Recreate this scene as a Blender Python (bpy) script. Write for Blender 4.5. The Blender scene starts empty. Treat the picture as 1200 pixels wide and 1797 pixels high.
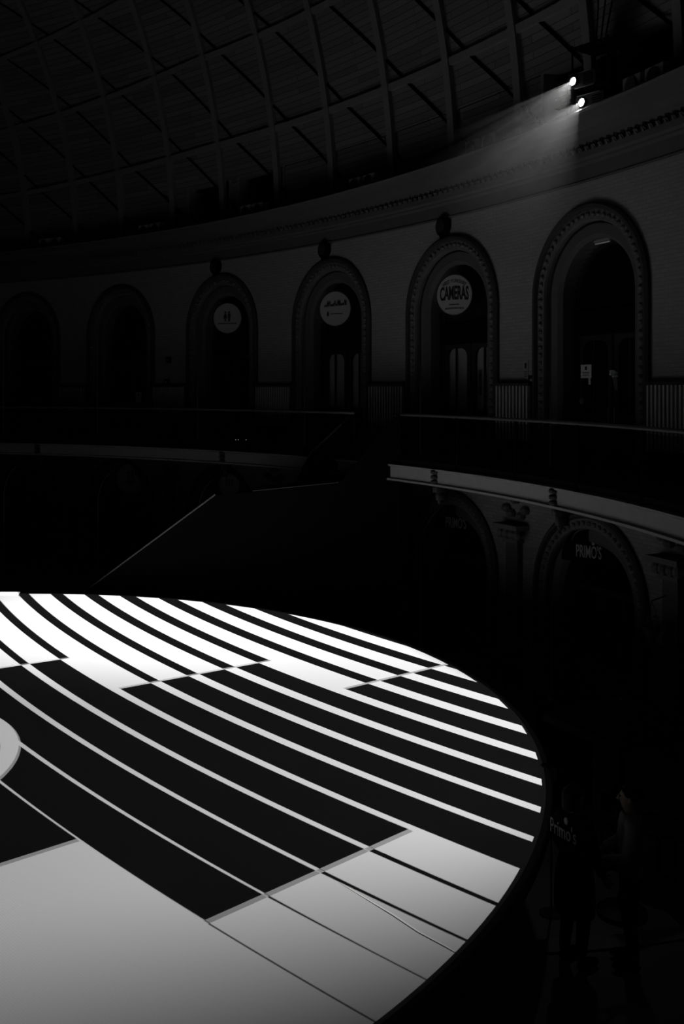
import bpy, bmesh, math, random
from math import sin, cos, pi, radians, degrees, hypot, atan2, sqrt
from mathutils import Vector, Matrix, Euler

random.seed(4)
S = bpy.context.scene
C = S.collection

# ------------------------------------------------------------------ camera, world, lights, exposure
EYE = 6.3                      # camera height over the lower floor
cd = bpy.data.cameras.new('camera')
cd.sensor_fit = 'VERTICAL'
cd.sensor_height = 36.0
cd.sensor_width = 24.0
cd.lens = 36.0                 # focal length 1797 px on the 1797 px long side
cd.shift_y = -(898.5 - 683.0) / 1797.0
cd.clip_start = 0.05
cd.clip_end = 300
cam = bpy.data.objects.new('camera', cd)
cam.location = (0, 0, EYE)
cam.rotation_euler = (pi / 2, 0, 0)
C.objects.link(cam)
S.camera = cam

w = bpy.data.worlds.new('world')
S.world = w
w.use_nodes = True
w.node_tree.nodes['Background'].inputs[0].default_value = (1, 1, 1, 1)
w.node_tree.nodes['Background'].inputs[1].default_value = 0.0015

S.view_settings.view_transform = 'Standard'
S.view_settings.look = 'None'
S.view_settings.exposure = 0.0
S.view_settings.gamma = 1.0
S.view_settings.use_curve_mapping = False
S.cycles.use_denoising = True
S.cycles.max_bounces = 6
S.cycles.diffuse_bounces = 4
S.cycles.volume_bounces = 0
S.cycles.sample_clamp_indirect = 4.0
S.cycles.caustics_reflective = False
S.cycles.caustics_refractive = False

PROJ_W = 4050.0               # strength of each projector
BLACK = 0.0055                 # light a projector leaks where its picture is black
BEAM_HAZE = 0.0078
K = 4.5 / 4.3                  # the screen lies 4.5 m below the eye
DISC_C = (-6.55 * K, 12.66 * K)
DISC_Z = 1.8
DISC_R = 8.97 * K
LIT_R = 8.855 * K
WC0 = (-32.9, 2.4)
LENS_A = Vector((4.19, 18.58, EYE + 5.585))
LENS_B = Vector((4.32, 18.48, EYE + 5.175))
AIM = Vector((-1.75, 19.8, DISC_Z))


class NB:
    """tiny helper that writes math nodes"""
    def __init__(s, nt): s.nt = nt
    def m(s, op, a, b=None, c=None):
        n = s.nt.nodes.new('ShaderNodeMath'); n.operation = op
        for i, v in enumerate((a, b, c)):
            if v is None: continue
            if isinstance(v, (int, float)): n.inputs[i].default_value = v
            else: s.nt.links.new(v, n.inputs[i])
        return n.outputs[0]
    def add(s, a, b): return s.m('ADD', a, b)
    def sub(s, a, b): return s.m('SUBTRACT', a, b)
    def mul(s, a, b): return s.m('MULTIPLY', a, b)
    def div(s, a, b): return s.m('DIVIDE', a, b)
    def lt(s, a, b): return s.m('LESS_THAN', a, b)
    def gt(s, a, b): return s.m('GREATER_THAN', a, b)
    def mix(s, a, b, f): return s.add(a, s.mul(s.sub(b, a), f))   # a + (b-a) f
    def hyp(s, x, y): return s.m('SQRT', s.add(s.mul(x, x), s.mul(y, y)))


def projector_light(name, lens, dx, dy, aim, watts, cone, blend):
    """a spot lamp whose slide is the picture of concentric bands that lands on the round screen"""
    ld = bpy.data.lights.new(name, 'SPOT')
    ld.energy = watts
    ld.spot_size = radians(cone)
    ld.spot_blend = blend
    ld.shadow_soft_size = 0.004
    ld.use_nodes = True
    nt = ld.node_tree
    nb = NB(nt)
    em = [n for n in nt.nodes if n.type == 'EMISSION'][0]
    geo = nt.nodes.new('ShaderNodeNewGeometry')
    sep = nt.nodes.new('ShaderNodeSeparateXYZ')
    nt.links.new(geo.outputs['Normal'], sep.inputs[0])
    nx, ny, nz = sep.outputs
    t = nb.div(DISC_Z - lens.z, nz)
    x = nb.add(nb.mul(nx, t), lens.x + dx)
    y = nb.add(nb.mul(ny, t), lens.y + dy)
    inside = nb.hyp(nb.sub(x, DISC_C[0] + dx), nb.sub(y, DISC_C[1] + dy))
    x = nb.div(x, K); y = nb.div(y, K)
    ex = nb.sub(32.5, x); ey = nb.sub(41.0, y)
    r = nb.hyp(ex, ey)
    ang = nb.mul(nb.m('ARCTAN2', ey, ex), 180 / pi)
    q = nb.sub(r, 41.886)
    n = nb.div(q, nb.mix(0.648, 0.628, nb.gt(q, 0)))
    def region_at(level):
        g = nb.m('FLOOR', nb.div(level, 4.0))
        far = nb.lt(ang, nb.sub(36.4, nb.mul(g, 2.65)))
        near = nb.gt(ang, nb.sub(46.83, nb.mul(g, 2.53)))
        return nb.m('MAXIMUM', far, near)
    region = region_at(n)
    kk = nb.m('ROUND', n)
    edge = nb.m('ABSOLUTE', nb.sub(region_at(nb.sub(kk, 0.5)), region_at(nb.add(kk, 0.5))))
    dist = nb.mul(nb.m('ABSOLUTE', nb.sub(n, nb.m('ROUND', n))), 0.63)
    wid = nb.sub(nb.sub(0.19, nb.mul(n, 0.0215)), nb.mul(nb.sub(ang, 42.0), 0.006))
    wid = nb.mul(nb.m('MAXIMUM', wid, 0.016), nb.lt(n, 8.5))
    line = nb.lt(dist, nb.mul(wid, 0.5))
    val = nb.mix(nb.m('ABSOLUTE', nb.sub(line, region)), nb.m('MAXIMUM', line, region), edge)
    rho = nb.hyp(nb.add(x, 6.48), nb.sub(y, 11.53))
    ring = nb.mul(nb.gt(rho, 2.50), nb.lt(rho, 2.735))
    val = nb.mix(val, ring, nb.lt(rho, 2.735))
    # fine rows of the projected raster
    row = nb.add(0.94, nb.mul(nb.m('SINE', nb.mul(r, 2 * pi / 0.022)), 0.07))
    lit = nb.lt(inside, LIT_R)
    out = nb.mix(BLACK, nb.mul(row, 1.0), nb.mul(val, lit))
    out = nb.mul(out, nb.lt(inside, LIT_R * 1.25))      # the raster is a little larger than the screen
    out = nb.mul(out, nb.lt(nz, 0.0))
    nt.links.new(out, em.inputs['Strength'])
    lo = bpy.data.objects.new(name, ld)
    lo.location = lens
    d = (aim - lens).normalized()
    lo.rotation_euler = d.to_track_quat('-Z', 'Y').to_euler()
    C.objects.link(lo)
    return lo


DIR = (AIM - LENS_A).normalized()
def front(L):
    n = Vector((WC0[0] - L.x, WC0[1] - L.y, 0)).normalized()
    return (n + Vector((-0.2, -0.5, 0))).normalized()
LENS_ADDED = Vector((-9.5, 21.5, 14.5))  # third projector, added out of view to brighten the far-left screen
AIM_ADDED = Vector((-4.1, 20.4, DISC_Z))
DIR_ADDED = (AIM_ADDED - LENS_ADDED).normalized()
projector_light('projector_light', LENS_A + front(LENS_A) * 0.04, 0.0, 0.0, AIM, PROJ_W, 111, 0.355)
projector_light('projector_light', LENS_B + front(LENS_B) * 0.04, 0.045, -0.055, AIM, PROJ_W, 111, 0.355)
projector_light('projector_light', LENS_ADDED + front(LENS_ADDED) * 0.05, 0.0, 0.0, AIM_ADDED, 13500.0, 46, 1.0)  # added lamp, unseen, lifts the far-left part of the screen

# ------------------------------------------------------------------ materials
def mat(name, col, rough=0.7, spec=0.3, metal=0.0, noise=0.0, nscale=8.0, bump=0.0, bscale=30.0, emit=None, sheen=0.0):
    m = bpy.data.materials.new(name)
    m.use_nodes = True
    nt = m.node_tree
    b = nt.nodes['Principled BSDF']
    if isinstance(col, (int, float)): col = (col, col, col)
    b.inputs['Base Color'].default_value = (*col, 1)
    b.inputs['Roughness'].default_value = rough
    b.inputs['Specular IOR Level'].default_value = spec
    b.inputs['Metallic'].default_value = metal
    if sheen:
        b.inputs['Sheen Weight'].default_value = sheen
        b.inputs['Sheen Roughness'].default_value = 0.4
    if emit:
        b.inputs['Emission Color'].default_value = (1, 1, 1, 1)
        b.inputs['Emission Strength'].default_value = emit
    if noise or bump:
        tc = nt.nodes.new('ShaderNodeTexCoord')
    if noise:
        n = nt.nodes.new('ShaderNodeTexNoise'); n.inputs['Scale'].default_value = nscale
        n.inputs['Detail'].default_value = 6
        nt.links.new(tc.outputs['Object'], n.inputs['Vector'])
        mp = nt.nodes.new('ShaderNodeMapRange')
        mp.inputs['To Min'].default_value = 1 - noise; mp.inputs['To Max'].default_value = 1 + noise
        nt.links.new(n.outputs['Fac'], mp.inputs['Value'])
        vm = nt.nodes.new('ShaderNodeVectorMath'); vm.operation = 'SCALE'
        vm.inputs[0].default_value = col
        nt.links.new(mp.outputs[0], vm.inputs['Scale'])
        nt.links.new(vm.outputs[0], b.inputs['Base Color'])
    if bump:
        n2 = nt.nodes.new('ShaderNodeTexNoise'); n2.inputs['Scale'].default_value = bscale
        nt.links.new(tc.outputs['Object'], n2.inputs['Vector'])
        bp = nt.nodes.new('ShaderNodeBump'); bp.inputs['Strength'].default_value = bump
        bp.inputs['Distance'].default_value = 0.02
        nt.links.new(n2.outputs['Fac'], bp.inputs['Height'])
        nt.links.new(bp.outputs[0], b.inputs['Normal'])
    return m


def uv_brick(name, c1, c2, mortar, bw, bh):
    m = bpy.data.materials.new(name); m.use_nodes = True
    nt = m.node_tree; b = nt.nodes['Principled BSDF']
    uv = nt.nodes.new('ShaderNodeUVMap')
    br = nt.nodes.new('ShaderNodeTexBrick')
    br.inputs['Color1'].default_value = (c1, c1, c1, 1)
    br.inputs['Color2'].default_value = (c2, c2, c2, 1)
    br.inputs['Mortar'].default_value = (mortar, mortar, mortar, 1)
    br.inputs['Scale'].default_value = 1.0
    br.inputs['Brick Width'].default_value = bw
    br.inputs['Row Height'].default_value = bh
    br.inputs['Mortar Size'].default_value = 0.006
    nt.links.new(uv.outputs[0], br.inputs['Vector'])
    nt.links.new(br.outputs['Color'], b.inputs['Base Color'])
    b.inputs['Roughness'].default_value = 0.8
    b.inputs['Specular IOR Level'].default_value = 0.2
    return m


def glass_mat(name, tint=0.9, gloss=0.08):
    m = bpy.data.materials.new(name); m.use_nodes = True
    nt = m.node_tree
    for n in list(nt.nodes):
        if n.type == 'BSDF_PRINCIPLED': nt.nodes.remove(n)
    out = nt.nodes['Material Output']
    t = nt.nodes.new('ShaderNodeBsdfTransparent'); t.inputs[0].default_value = (tint, tint, tint, 1)
    g = nt.nodes.new('ShaderNodeBsdfGlossy'); g.inputs['Roughness'].default_value = 0.04
    mx = nt.nodes.new('ShaderNodeMixShader'); mx.inputs[0].default_value = gloss
    nt.links.new(t.outputs[0], mx.inputs[1]); nt.links.new(g.outputs[0], mx.inputs[2])
    nt.links.new(mx.outputs[0], out.inputs['Surface'])
    return m


M = dict(
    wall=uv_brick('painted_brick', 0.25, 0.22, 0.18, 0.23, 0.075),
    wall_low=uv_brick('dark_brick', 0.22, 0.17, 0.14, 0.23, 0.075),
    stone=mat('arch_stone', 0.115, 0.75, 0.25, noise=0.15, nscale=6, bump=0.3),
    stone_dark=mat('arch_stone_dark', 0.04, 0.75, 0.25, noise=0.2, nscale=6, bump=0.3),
    reveal=mat('reveal_stone', 0.085, 0.75, 0.25, noise=0.15, nscale=6),
    cornice=mat('cornice_plaster', 0.095, 0.75, 0.2, noise=0.15, nscale=4),
    frieze=mat('frieze_plaster', 0.07, 0.75, 0.2, noise=0.15, nscale=4),
    boards=None,
    rib=mat('painted_rib', 0.17, 0.6, 0.3, noise=0.1),
    purlin=mat('painted_purlin', 0.17, 0.6, 0.3, noise=0.1),
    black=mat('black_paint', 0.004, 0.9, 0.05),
    dark=mat('dark_timber', 0.02, 0.6, 0.3, noise=0.2, nscale=10),
    dark_metal=mat('dark_metal', 0.03, 0.45, 0.4, metal=0.3),
    rail_metal=mat('rail_metal', 0.05, 0.5, 0.4),
    steel=mat('worn_steel', 0.30, 0.35, 0.5, metal=0.7, noise=0.1),
    fascia=mat('cream_fascia', 0.24, 0.6, 0.3, noise=0.12, nscale=5),
    capital=mat('pale_capital', 0.13, 0.7, 0.2, noise=0.15),
    lit_interior=mat('painted_shop_glow', 0.75, 0.9, 0.1, noise=0.2, nscale=2.5),  # pale tone paints in the faint light inside the shops
    floor=mat('stone_paving', 0.26, 0.55, 0.3, noise=0.25, nscale=1.5),
    gfloor=mat('gallery_boards', 0.03, 0.7, 0.2, noise=0.2, nscale=3),
    kerb=mat('pale_kerb', 0.40, 0.7, 0.2, noise=0.15, nscale=4),
    sign=mat('off_white_sign', 0.30, 0.5, 0.3),
    ink=mat('black_ink', 0.015, 0.6, 0.2),
    paper=mat('paper', 0.8, 0.8, 0.1),
    interior=mat('lined_curtain', 0.42, 0.9, 0.1, noise=0.35, nscale=2.5),
    lamp_box=mat('lamp_box_grey', 0.28, 0.6, 0.2, noise=0.3, nscale=5),
    slat=mat('pale_slat', 0.42, 0.6, 0.3, noise=0.1),
    slat_back=mat('slat_backing', 0.04, 0.8, 0.2),
    glass=glass_mat('pane_glass', 0.85, 0.06),
    rail_glass=glass_mat('balustrade_glass', 0.8, 0.03),
    screen=mat('screen_fabric', 0.72, 0.5, 0.5, bump=0.05, bscale=400, sheen=0.8),
    handrail_wood=mat('handrail_wood', 0.13, 0.5, 0.3),
    glint=mat('painted_glint', 0.98, 0.4, 0.8),  # lighter than the fabric, to paint in a lit crease
    rim=mat('screen_rim', 0.10, 0.6, 0.3),
    cable=mat('cable_rubber', 0.01, 0.6, 0.3),
    lens=mat('lit_lens', 0.9, 0.2, 0.5, emit=14.0),
    skin=mat('skin', (0.45, 0.36, 0.30), 0.55, 0.35),
    jersey=mat('black_jersey', 0.006, 0.9, 0.1),
    pale_top=mat('pale_knit', 0.45, 0.9, 0.1),
    trousers=mat('dark_trousers', 0.010, 0.9, 0.1),
    hair=mat('dark_hair', 0.004, 0.8, 0.3),
    leaf=mat('leaf', 0.16, 0.6, 0.2, noise=0.3, nscale=20),
    led=mat('small_led', 0.8, 0.3, 0.3, emit=0.35),
    white_ceramic=mat('white_ceramic', 0.8, 0.3, 0.5),
    bottle=mat('bottle_glass', 0.06, 0.15, 0.5),
)


def boards_mat():
    m = bpy.data.materials.new('roof_boards'); m.use_nodes = True
    nt = m.node_tree; b = nt.nodes['Principled BSDF']
    uv = nt.nodes.new('ShaderNodeUVMap')
    br = nt.nodes.new('ShaderNodeTexBrick')
    for k, v in (('Color1', .17), ('Color2', .12), ('Mortar', .05)):
        br.inputs[k].default_value = (v, v, v, 1)
    br.inputs['Scale'].default_value = 1; br.inputs['Brick Width'].default_value = 2.6
    br.inputs['Row Height'].default_value = 0.16; br.inputs['Mortar Size'].default_value = 0.008
    nt.links.new(uv.outputs[0], br.inputs['Vector'])
    nt.links.new(br.outputs['Color'], b.inputs['Base Color'])
    b.inputs['Roughness'].default_value = 0.75
    b.inputs['Specular IOR Level'].default_value = 0.2
    return m
M['boards'] = boards_mat()

# ------------------------------------------------------------------ mesh helpers
class MB:
    def __init__(s): s.v = []; s.f = []; s.uv = None
    def quadgrid(s, rows, close_u=False, close_v=False):
        """rows: list of lists of points"""
        b = len(s.v); nr = len(rows); nc = len(rows[0])
        for r in rows: s.v += [tuple(p) for p in r]
        for i in range(nr if close_v else nr - 1):
            for j in range(nc if close_u else nc - 1):
                s.f.append((b + i * nc + j, b + i * nc + (j + 1) % nc,
                            b + ((i + 1) % nr) * nc + (j + 1) % nc, b + ((i + 1) % nr) * nc + j))
        return s
    def box(s, a0, a1, b0, b1, c0, c1, fn=None, n=1):
        fn = fn or (lambda a, b, c: (a, b, c))
        rings = []
        for i in range(n + 1):
            a = a0 + (a1 - a0) * i / n
            rings.append([fn(a, b0, c0), fn(a, b1, c0), fn(a, b1, c1), fn(a, b0, c1)])
        b = len(s.v)
        s.quadgrid(rings, close_u=True)
        e = b + 4 * n
        s.f.append((b, b + 1, b + 2, b + 3)); s.f.append((e + 3, e + 2, e + 1, e))
        return s
    def tube(s, pts, r, n=8, cap=True):
        pts = [Vector(p) for p in pts]
        rows = []
        up = Vector((0, 0, 1))
        for i, p in enumerate(pts):
            t = (pts[min(i + 1, len(pts) - 1)] - pts[max(i - 1, 0)]).normalized()
            u = t.cross(up)
            if u.length < 1e-3: u = t.cross(Vector((1, 0, 0)))
            u.normalize(); v = u.cross(t)
            rr = r[i] if isinstance(r, (list, tuple)) else r
            rows.append([p + u * rr * cos(2 * pi * k / n) + v * rr * sin(2 * pi * k / n) for k in range(n)])
        b = len(s.v)
        s.quadgrid(rows, close_u=True)
        if cap:
            s.f.append(tuple(b + k for k in range(n)))
            e = b + n * (len(pts) - 1)
            s.f.append(tuple(e + n - 1 - k for k in range(n)))
        return s
    def lathe(s, prof, c=(0, 0, 0), n=24, axis=None):
        """prof: (radius, height) list; axis = rotation matrix for direction"""
        R = axis or Matrix.Identity(3)
        c = Vector(c)
        rows = [[c + R @ Vector((r * cos(2 * pi * k / n), r * sin(2 * pi * k / n), z)) for k in range(n)] for r, z in prof]
        b = len(s.v)
        s.quadgrid(rows, close_u=True)
        s.f.append(tuple(b + n - 1 - k for k in range(n)))
        e = b + n * (len(prof) - 1)
        s.f.append(tuple(e + k for k in range(n)))
        return s
    def prism(s, poly, d0, d1, fn):
        """poly: (a,b) points; fn(a,b,d)"""
        b = len(s.v); n = len(poly)
        s.v += [tuple(fn(a, z, d0)) for a, z in poly] + [tuple(fn(a, z, d1)) for a, z in poly]
        s.f.append(tuple(b + i for i in range(n)))
        s.f.append(tuple(b + 2 * n - 1 - i for i in range(n)))
        for i in range(n):
            j = (i + 1) % n
            s.f.append((b + i, b + j, b + n + j, b + n + i))
        return s
    def ball(s, c, rx, ry=None, rz=None, n=12):
        ry = ry or rx; rz = rz or rx
        rows = []
        for i in range(1, n):
            a = pi * i / n
            rows.append([(c[0] + rx * sin(a) * cos(2 * pi * k / (2 * n)), c[1] + ry * sin(a) * sin(2 * pi * k / (2 * n)),
                          c[2] - rz * cos(a)) for k in range(2 * n)])
        b = len(s.v)
        s.quadgrid(rows, close_u=True)
        s.f.append(tuple(b + 2 * n - 1 - k for k in range(2 * n)))
        e = b + 2 * n * (n - 2)
        s.f.append(tuple(e + k for k in range(2 * n)))
        return s


def link_mesh(name, mb, m, parent=None, smooth=False, uvfn=None):
    me = bpy.data.meshes.new(name)
    off = Vector(parent.matrix_basis.translation) if parent is not None else Vector((0, 0, 0))
    if parent is not None and parent.parent is not None:
        off = off + Vector(parent.parent.matrix_basis.translation)
    me.from_pydata([tuple(Vector(p) - off) for p in mb.v], [], mb.f)
    bm = bmesh.new(); bm.from_mesh(me)
    bmesh.ops.recalc_face_normals(bm, faces=bm.faces[:])
    bm.to_mesh(me); bm.free()
    if uvfn:
        ul = me.uv_layers.new(name='UVMap')
        for lp in me.loops:
            ul.data[lp.index].uv = uvfn(*(Vector(me.vertices[lp.vertex_index].co) + off))
    if smooth:
        for p in me.polygons: p.use_smooth = True
    me.materials.append(m)
    o = bpy.data.objects.new(name, me)
    C.objects.link(o)
    if parent is not None: o.parent = parent
    return o


def rebase(o, loc):
    """move a top-level mesh's origin to loc without moving the mesh"""
    loc = Vector(loc)
    o.data.transform(Matrix.Translation(-loc))
    o.location = loc
    return o


def tag(o, label, cat, group=None, kind=None):
    o['label'] = label; o['category'] = cat
    if group: o['group'] = group
    if kind: o['kind'] = kind
    return o


def thing(name, label, cat, loc, group=None):
    o = bpy.data.objects.new(name, None); C.objects.link(o)
    o.empty_display_size = 0.1
    o.location = loc
    o.matrix_basis = Matrix.Translation(Vector(loc))
    return tag(o, label, cat, group)


def struct(name, mb, m, uvfn=None, parent=None, smooth=False):
    o = link_mesh(name, mb, m, parent, smooth, uvfn)
    if parent is None: o['kind'] = 'structure'
    return o


def text_mb(body, height, fn, depth=0.006, squeeze=1.0, arc=None, width=None, bold=0.0):
    """lettering as mesh data; fn maps (a, b, d); centred on 0,0"""
    cu = bpy.data.curves.new('lettering', 'FONT')
    cu.body = body; cu.align_x = 'CENTER'; cu.align_y = 'CENTER'; cu.size = 1.0; cu.extrude = 0.5; cu.offset = bold
    cu.resolution_u = 3
    ob = bpy.data.objects.new('lettering', cu); C.objects.link(ob)
    dg = bpy.context.evaluated_depsgraph_get(); dg.update()
    me = bpy.data.meshes.new_from_object(ob.evaluated_get(dg))
    xs = [v.co.x for v in me.vertices]; ys = [v.co.y for v in me.vertices]
    cx = (min(xs) + max(xs)) / 2; cy = (min(ys) + max(ys)) / 2; k = height / (max(ys) - min(ys))
    if width: squeeze = width / ((max(xs) - min(xs)) * k)
    mb = MB()
    for v in me.vertices:
        a = (v.co.x - cx) * k * squeeze; b = (v.co.y - cy) * k; d = (v.co.z + 0.5) * depth
        if arc:
            th = a / arc; rr = arc + b
            a, b = rr * sin(th), rr * cos(th) - arc if arc > 0 else rr * cos(th) - arc
        mb.v.append(tuple(fn(a, b, d)))
    mb.f = [tuple(p.vertices) for p in me.polygons]
    bpy.data.objects.remove(ob); bpy.data.curves.remove(cu); bpy.data.meshes.remove(me)
    return mb

# ------------------------------------------------------------------ curved hall: frames
WC = (-32.9, 2.4); WR = 41.45
def wallpt(phi, z, d=0.0):
    """d: outward depth behind the wall face (negative = into the hall)"""
    a = radians(phi)
    return (WC[0] + (WR + d) * cos(a), WC[1] + (WR + d) * sin(a), z)
def wframe(phi0):
    """s to the right along the wall, z up, d into the wall"""
    return lambda s, z, d: wallpt(phi0 - degrees(s / WR), z, d)
def flatframe(p, nrm):
    """upright flat frame at p facing nrm (horizontal): a to the right as seen from the front, b up, d towards the viewer"""
    n = Vector((nrm[0], nrm[1], 0)).normalized(); r = Vector((-n.y, n.x, 0)); p = Vector(p)
    return lambda a, b, d: p + r * a + Vector((0, 0, b)) + n * d
def wall_uv(x, y, z):
    return (radians(degrees(atan2(y - WC[1], x - WC[0]))) * WR, z)

GC = (-17.49, 10.54); GR = 22.08
def galpt(psi, z, d=0.0):
    a = radians(psi)
    return (GC[0] + (GR + d) * cos(a), GC[1] + (GR + d) * sin(a), z)

ARCH = [18.0, 24.67, 31.18, 38.1, 45.25, 52.36, 59.2, 66.0]
PH0, PH1 = 8.0, 74.0
Z_GAL = 4.65
Z_COR = 10.3
A_R = 1.72; A_SP = 8.14         # upper arch: outer radius and springing height

# ---- lower floor
fl = MB()
fl.quadgrid([[(-34, y, 0), (16, y, 0)] for y in (1.5, 48)])
struct('floor', fl, M['floor'])

# ---- walls with arched openings
def arch_wall(z0, z1, R, SP, zbase, extra_end):
    mb = MB()
    cols = []
    phi = PH0
    cuts = []
    for a in ARCH:
        cuts.append((a - degrees(R / WR), a + degrees(R / WR), a))
    samples = []
    prev = PH0
    for lo, hi, a in cuts:
        k = 6
        for i in range(k + 1): samples.append((prev + (lo - prev) * i / k, None))
        kk = 28
        for i in range(kk + 1):
            th = pi * i / kk
            ss = -R * cos(th)
            samples.append((a + degrees(ss / WR), SP + R * sin(th)))
        prev = hi
    for i in range(7): samples.append((prev + (extra_end - prev) * i / 6, None))
    for i in range(len(samples) - 1):
        (p0, t0), (p1, t1) = samples[i], samples[i + 1]
        if p1 - p0 < 1e-6: continue
        b0 = t0 if (t0 is not None and t1 is not None) else zbase
        b1 = t1 if (t0 is not None and t1 is not None) else zbase
        mb.quadgrid([[wallpt(p0, b0), wallpt(p1, b1)], [wallpt(p0, z1), wallpt(p1, z1)]])
    return mb
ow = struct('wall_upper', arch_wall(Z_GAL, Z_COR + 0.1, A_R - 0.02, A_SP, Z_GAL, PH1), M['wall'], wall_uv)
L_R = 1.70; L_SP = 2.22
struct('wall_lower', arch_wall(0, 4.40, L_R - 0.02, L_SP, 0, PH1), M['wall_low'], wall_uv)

def arch_path(R, SP, base, k=20):
    pts = [(-R, base), (-R, (base + SP) / 2)]
    pts += [(-R * cos(pi * i / k), SP + R * sin(pi * i / k)) for i in range(k + 1)]
    pts += [(R, (base + SP) / 2), (R, base)]
    return pts
def arch_sweep(mb, prof, R, SP, base, fr, k=24):
    """prof: closed list of (inset, depth)"""
    rings = [[] for _ in range(len(arch_path(1, 1, 0, k)))]
    for inset, d in prof:
        for i, (s, z) in enumerate(arch_path(R - inset, SP, base, k)):
            rings[i].append(fr(s, z, d))
    b = len(mb.v); n = len(prof)
    mb.quadgrid(rings, close_u=True)
    mb.f.append(tuple(b + i for i in range(n)))
    e = b + n * (len(rings) - 1)
    mb.f.append(tuple(e + i for i in range(n)))
    return mb

def fill_arch(mb, R, SP, base, d, fr, k=24, d2=None):
    poly = [(-R, base)] + [(-R * cos(pi * i / k), SP + R * sin(pi * i / k)) for i in range(k + 1)] + [(R, base)]
    mb.prism(poly, d, d2 if d2 is not None else d + 0.05, fr)
    return mb

trim_n = 0
def archway(phi, base, R, SP, low=False):
    global trim_n
    fr = wframe(phi)
    trim_n += 1
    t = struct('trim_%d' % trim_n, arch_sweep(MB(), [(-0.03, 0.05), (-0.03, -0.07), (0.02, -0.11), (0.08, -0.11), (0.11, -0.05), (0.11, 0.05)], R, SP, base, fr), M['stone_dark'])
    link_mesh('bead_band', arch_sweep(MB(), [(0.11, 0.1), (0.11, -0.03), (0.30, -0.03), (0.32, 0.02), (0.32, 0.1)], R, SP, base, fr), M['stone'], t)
    # carved beads along the band
    bd = MB()
    L = arch_path(R - 0.205, SP, base + 0.1, 60)
    acc = 0; last = L[0]; step = 0.16
    for (s, z) in L[1:]:
        seg = hypot(s - last[0], z - last[1]); pos = step - acc
        while pos <= seg:
            f = pos / seg
            c = fr(last[0] + (s - last[0]) * f, last[1] + (z - last[1]) * f, -0.03)
            bd.ball(c, 0.06, 0.06, 0.055, n=4)
            pos += step
        acc = (acc + seg) % step
        last = (s, z)
    link_mesh('beading', bd, M['stone'], t, True)
    link_mesh('inner_order', arch_sweep(MB(), [(0.32, 0.36), (0.32, 0.16), (0.36, 0.12), (0.56, 0.12), (0.64, 0.2), (0.64, 0.62), (0.60, 0.62)], R, SP, base, fr), M['reveal'], t)
    return t
for a in ARCH: archway(a, Z_GAL, A_R, A_SP)
for a in ARCH: archway(a, 0.0, L_R, L_SP, True)

# ---- upper doors in the arches
def door(n, phi, base, R, SP, lintel0, lintel1, style):
    """style: 'shop' glazed double doors, 'dark' plain recess"""
    fr = wframe(phi)
    r = R - 0.64
    d0 = 0.56
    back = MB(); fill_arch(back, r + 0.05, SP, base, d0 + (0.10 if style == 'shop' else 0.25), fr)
    o = struct('door_%d' % n, back, M['lit_interior'] if style == 'shop' else M['black'])  # pale board stands in for light inside the shop
    fm = MB()
    arch_sweep(fm, [(-0.03, d0 - 0.1), (0.0, d0 - 0.1), (0.0, d0 + 0.6), (-0.03, d0 + 0.6)], r, SP, base, fr)
    link_mesh('reveal', fm, M['dark'], o)
    fm = MB()
    arch_sweep(fm, [(0, d0), (0.09, d0 - 0.02), (0.09, d0 + 0.08), (0, d0 + 0.08)], r, SP, base, fr)
    link_mesh('frame', fm, M['dark'], o)
    tr = MB(); tr.box(-r, r, lintel0, lintel1, d0 - 0.06, d0 + 0.08, fr, 4)
    link_mesh('transom', tr, M['black'], o)
    # fanlight
    fb = MB(); fill_arch(fb, r - 0.08, SP, lintel1, d0 + 0.03, fr, d2=d0 + 0.045)
    link_mesh('fanlight', fb, M['glass'] if style == 'shop' else M['black'], o)
    if style == 'shop':
        blind = MB(); fill_arch(blind, r - 0.08, SP, lintel1, d0 + 0.07, fr, d2=d0 + 0.085)
        link_mesh('fanlight_board', blind, M['dark'], o)
    for sgn in (-1, 1):
        s0, s1 = (-r + 0.06, -0.03) if sgn < 0 else (0.03, r - 0.06)
        lf = MB()
        sw = 0.12
        lf.box(s0, s0 + sw, base + 0.02, lintel0, d0, d0 + 0.06, fr)
        lf.box(s1 - sw, s1, base + 0.02, lintel0, d0, d0 + 0.06, fr)
        lf.box(s0 + sw, s1 - sw, base + 0.02, base + 1.15, d0 + 0.005, d0 + 0.055, fr)
        lf.box(s0 + sw, s1 - sw, lintel0 - 0.10, lintel0, d0, d0 + 0.06, fr)
        # curved shoulders of the glazing
        wgl = (s1 - s0 - 2 * sw)
        for cs in (s0 + sw, s1 - sw):
            k = 1 if cs == s0 + sw else -1
            q = 0.22
            poly = [(cs, lintel0 - 0.10)] + [(cs + k * q * (1 - cos(t * pi / 2 / 6)), lintel0 - 0.10 - q + q * sin(t * pi / 2 / 6)) for t in range(7)]
            lf.prism(poly, d0, d0 + 0.06, fr)
        leaf = link_mesh('door_leaf', lf, M['dark'], o)
        g = MB(); g.box(s0 + sw, s1 - sw, base + 1.15, lintel0 - 0.10, d0 + 0.02, d0 + 0.032, fr)
        link_mesh('pane', g, M['glass'] if style == 'shop' else M['black'], leaf)
        gb = MB(); gb.box(s0 + sw + wgl * 0.42, s0 + sw + wgl * 0.42 + 0.03, base + 1.15, lintel0 - 0.1, d0 + 0.0, d0 + 0.05, fr)
        link_mesh('glazing_bar', gb, M['dark'], leaf)
        hd = MB(); hs = -0.09 if sgn < 0 else 0.09
        hd.tube([fr(hs, base + 1.0, d0 - 0.05), fr(hs, base + 1.3, d0 - 0.05)], 0.015, 6)
        link_mesh('door_handle', hd, M['steel'], leaf)
    return o
dn = 0
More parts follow.
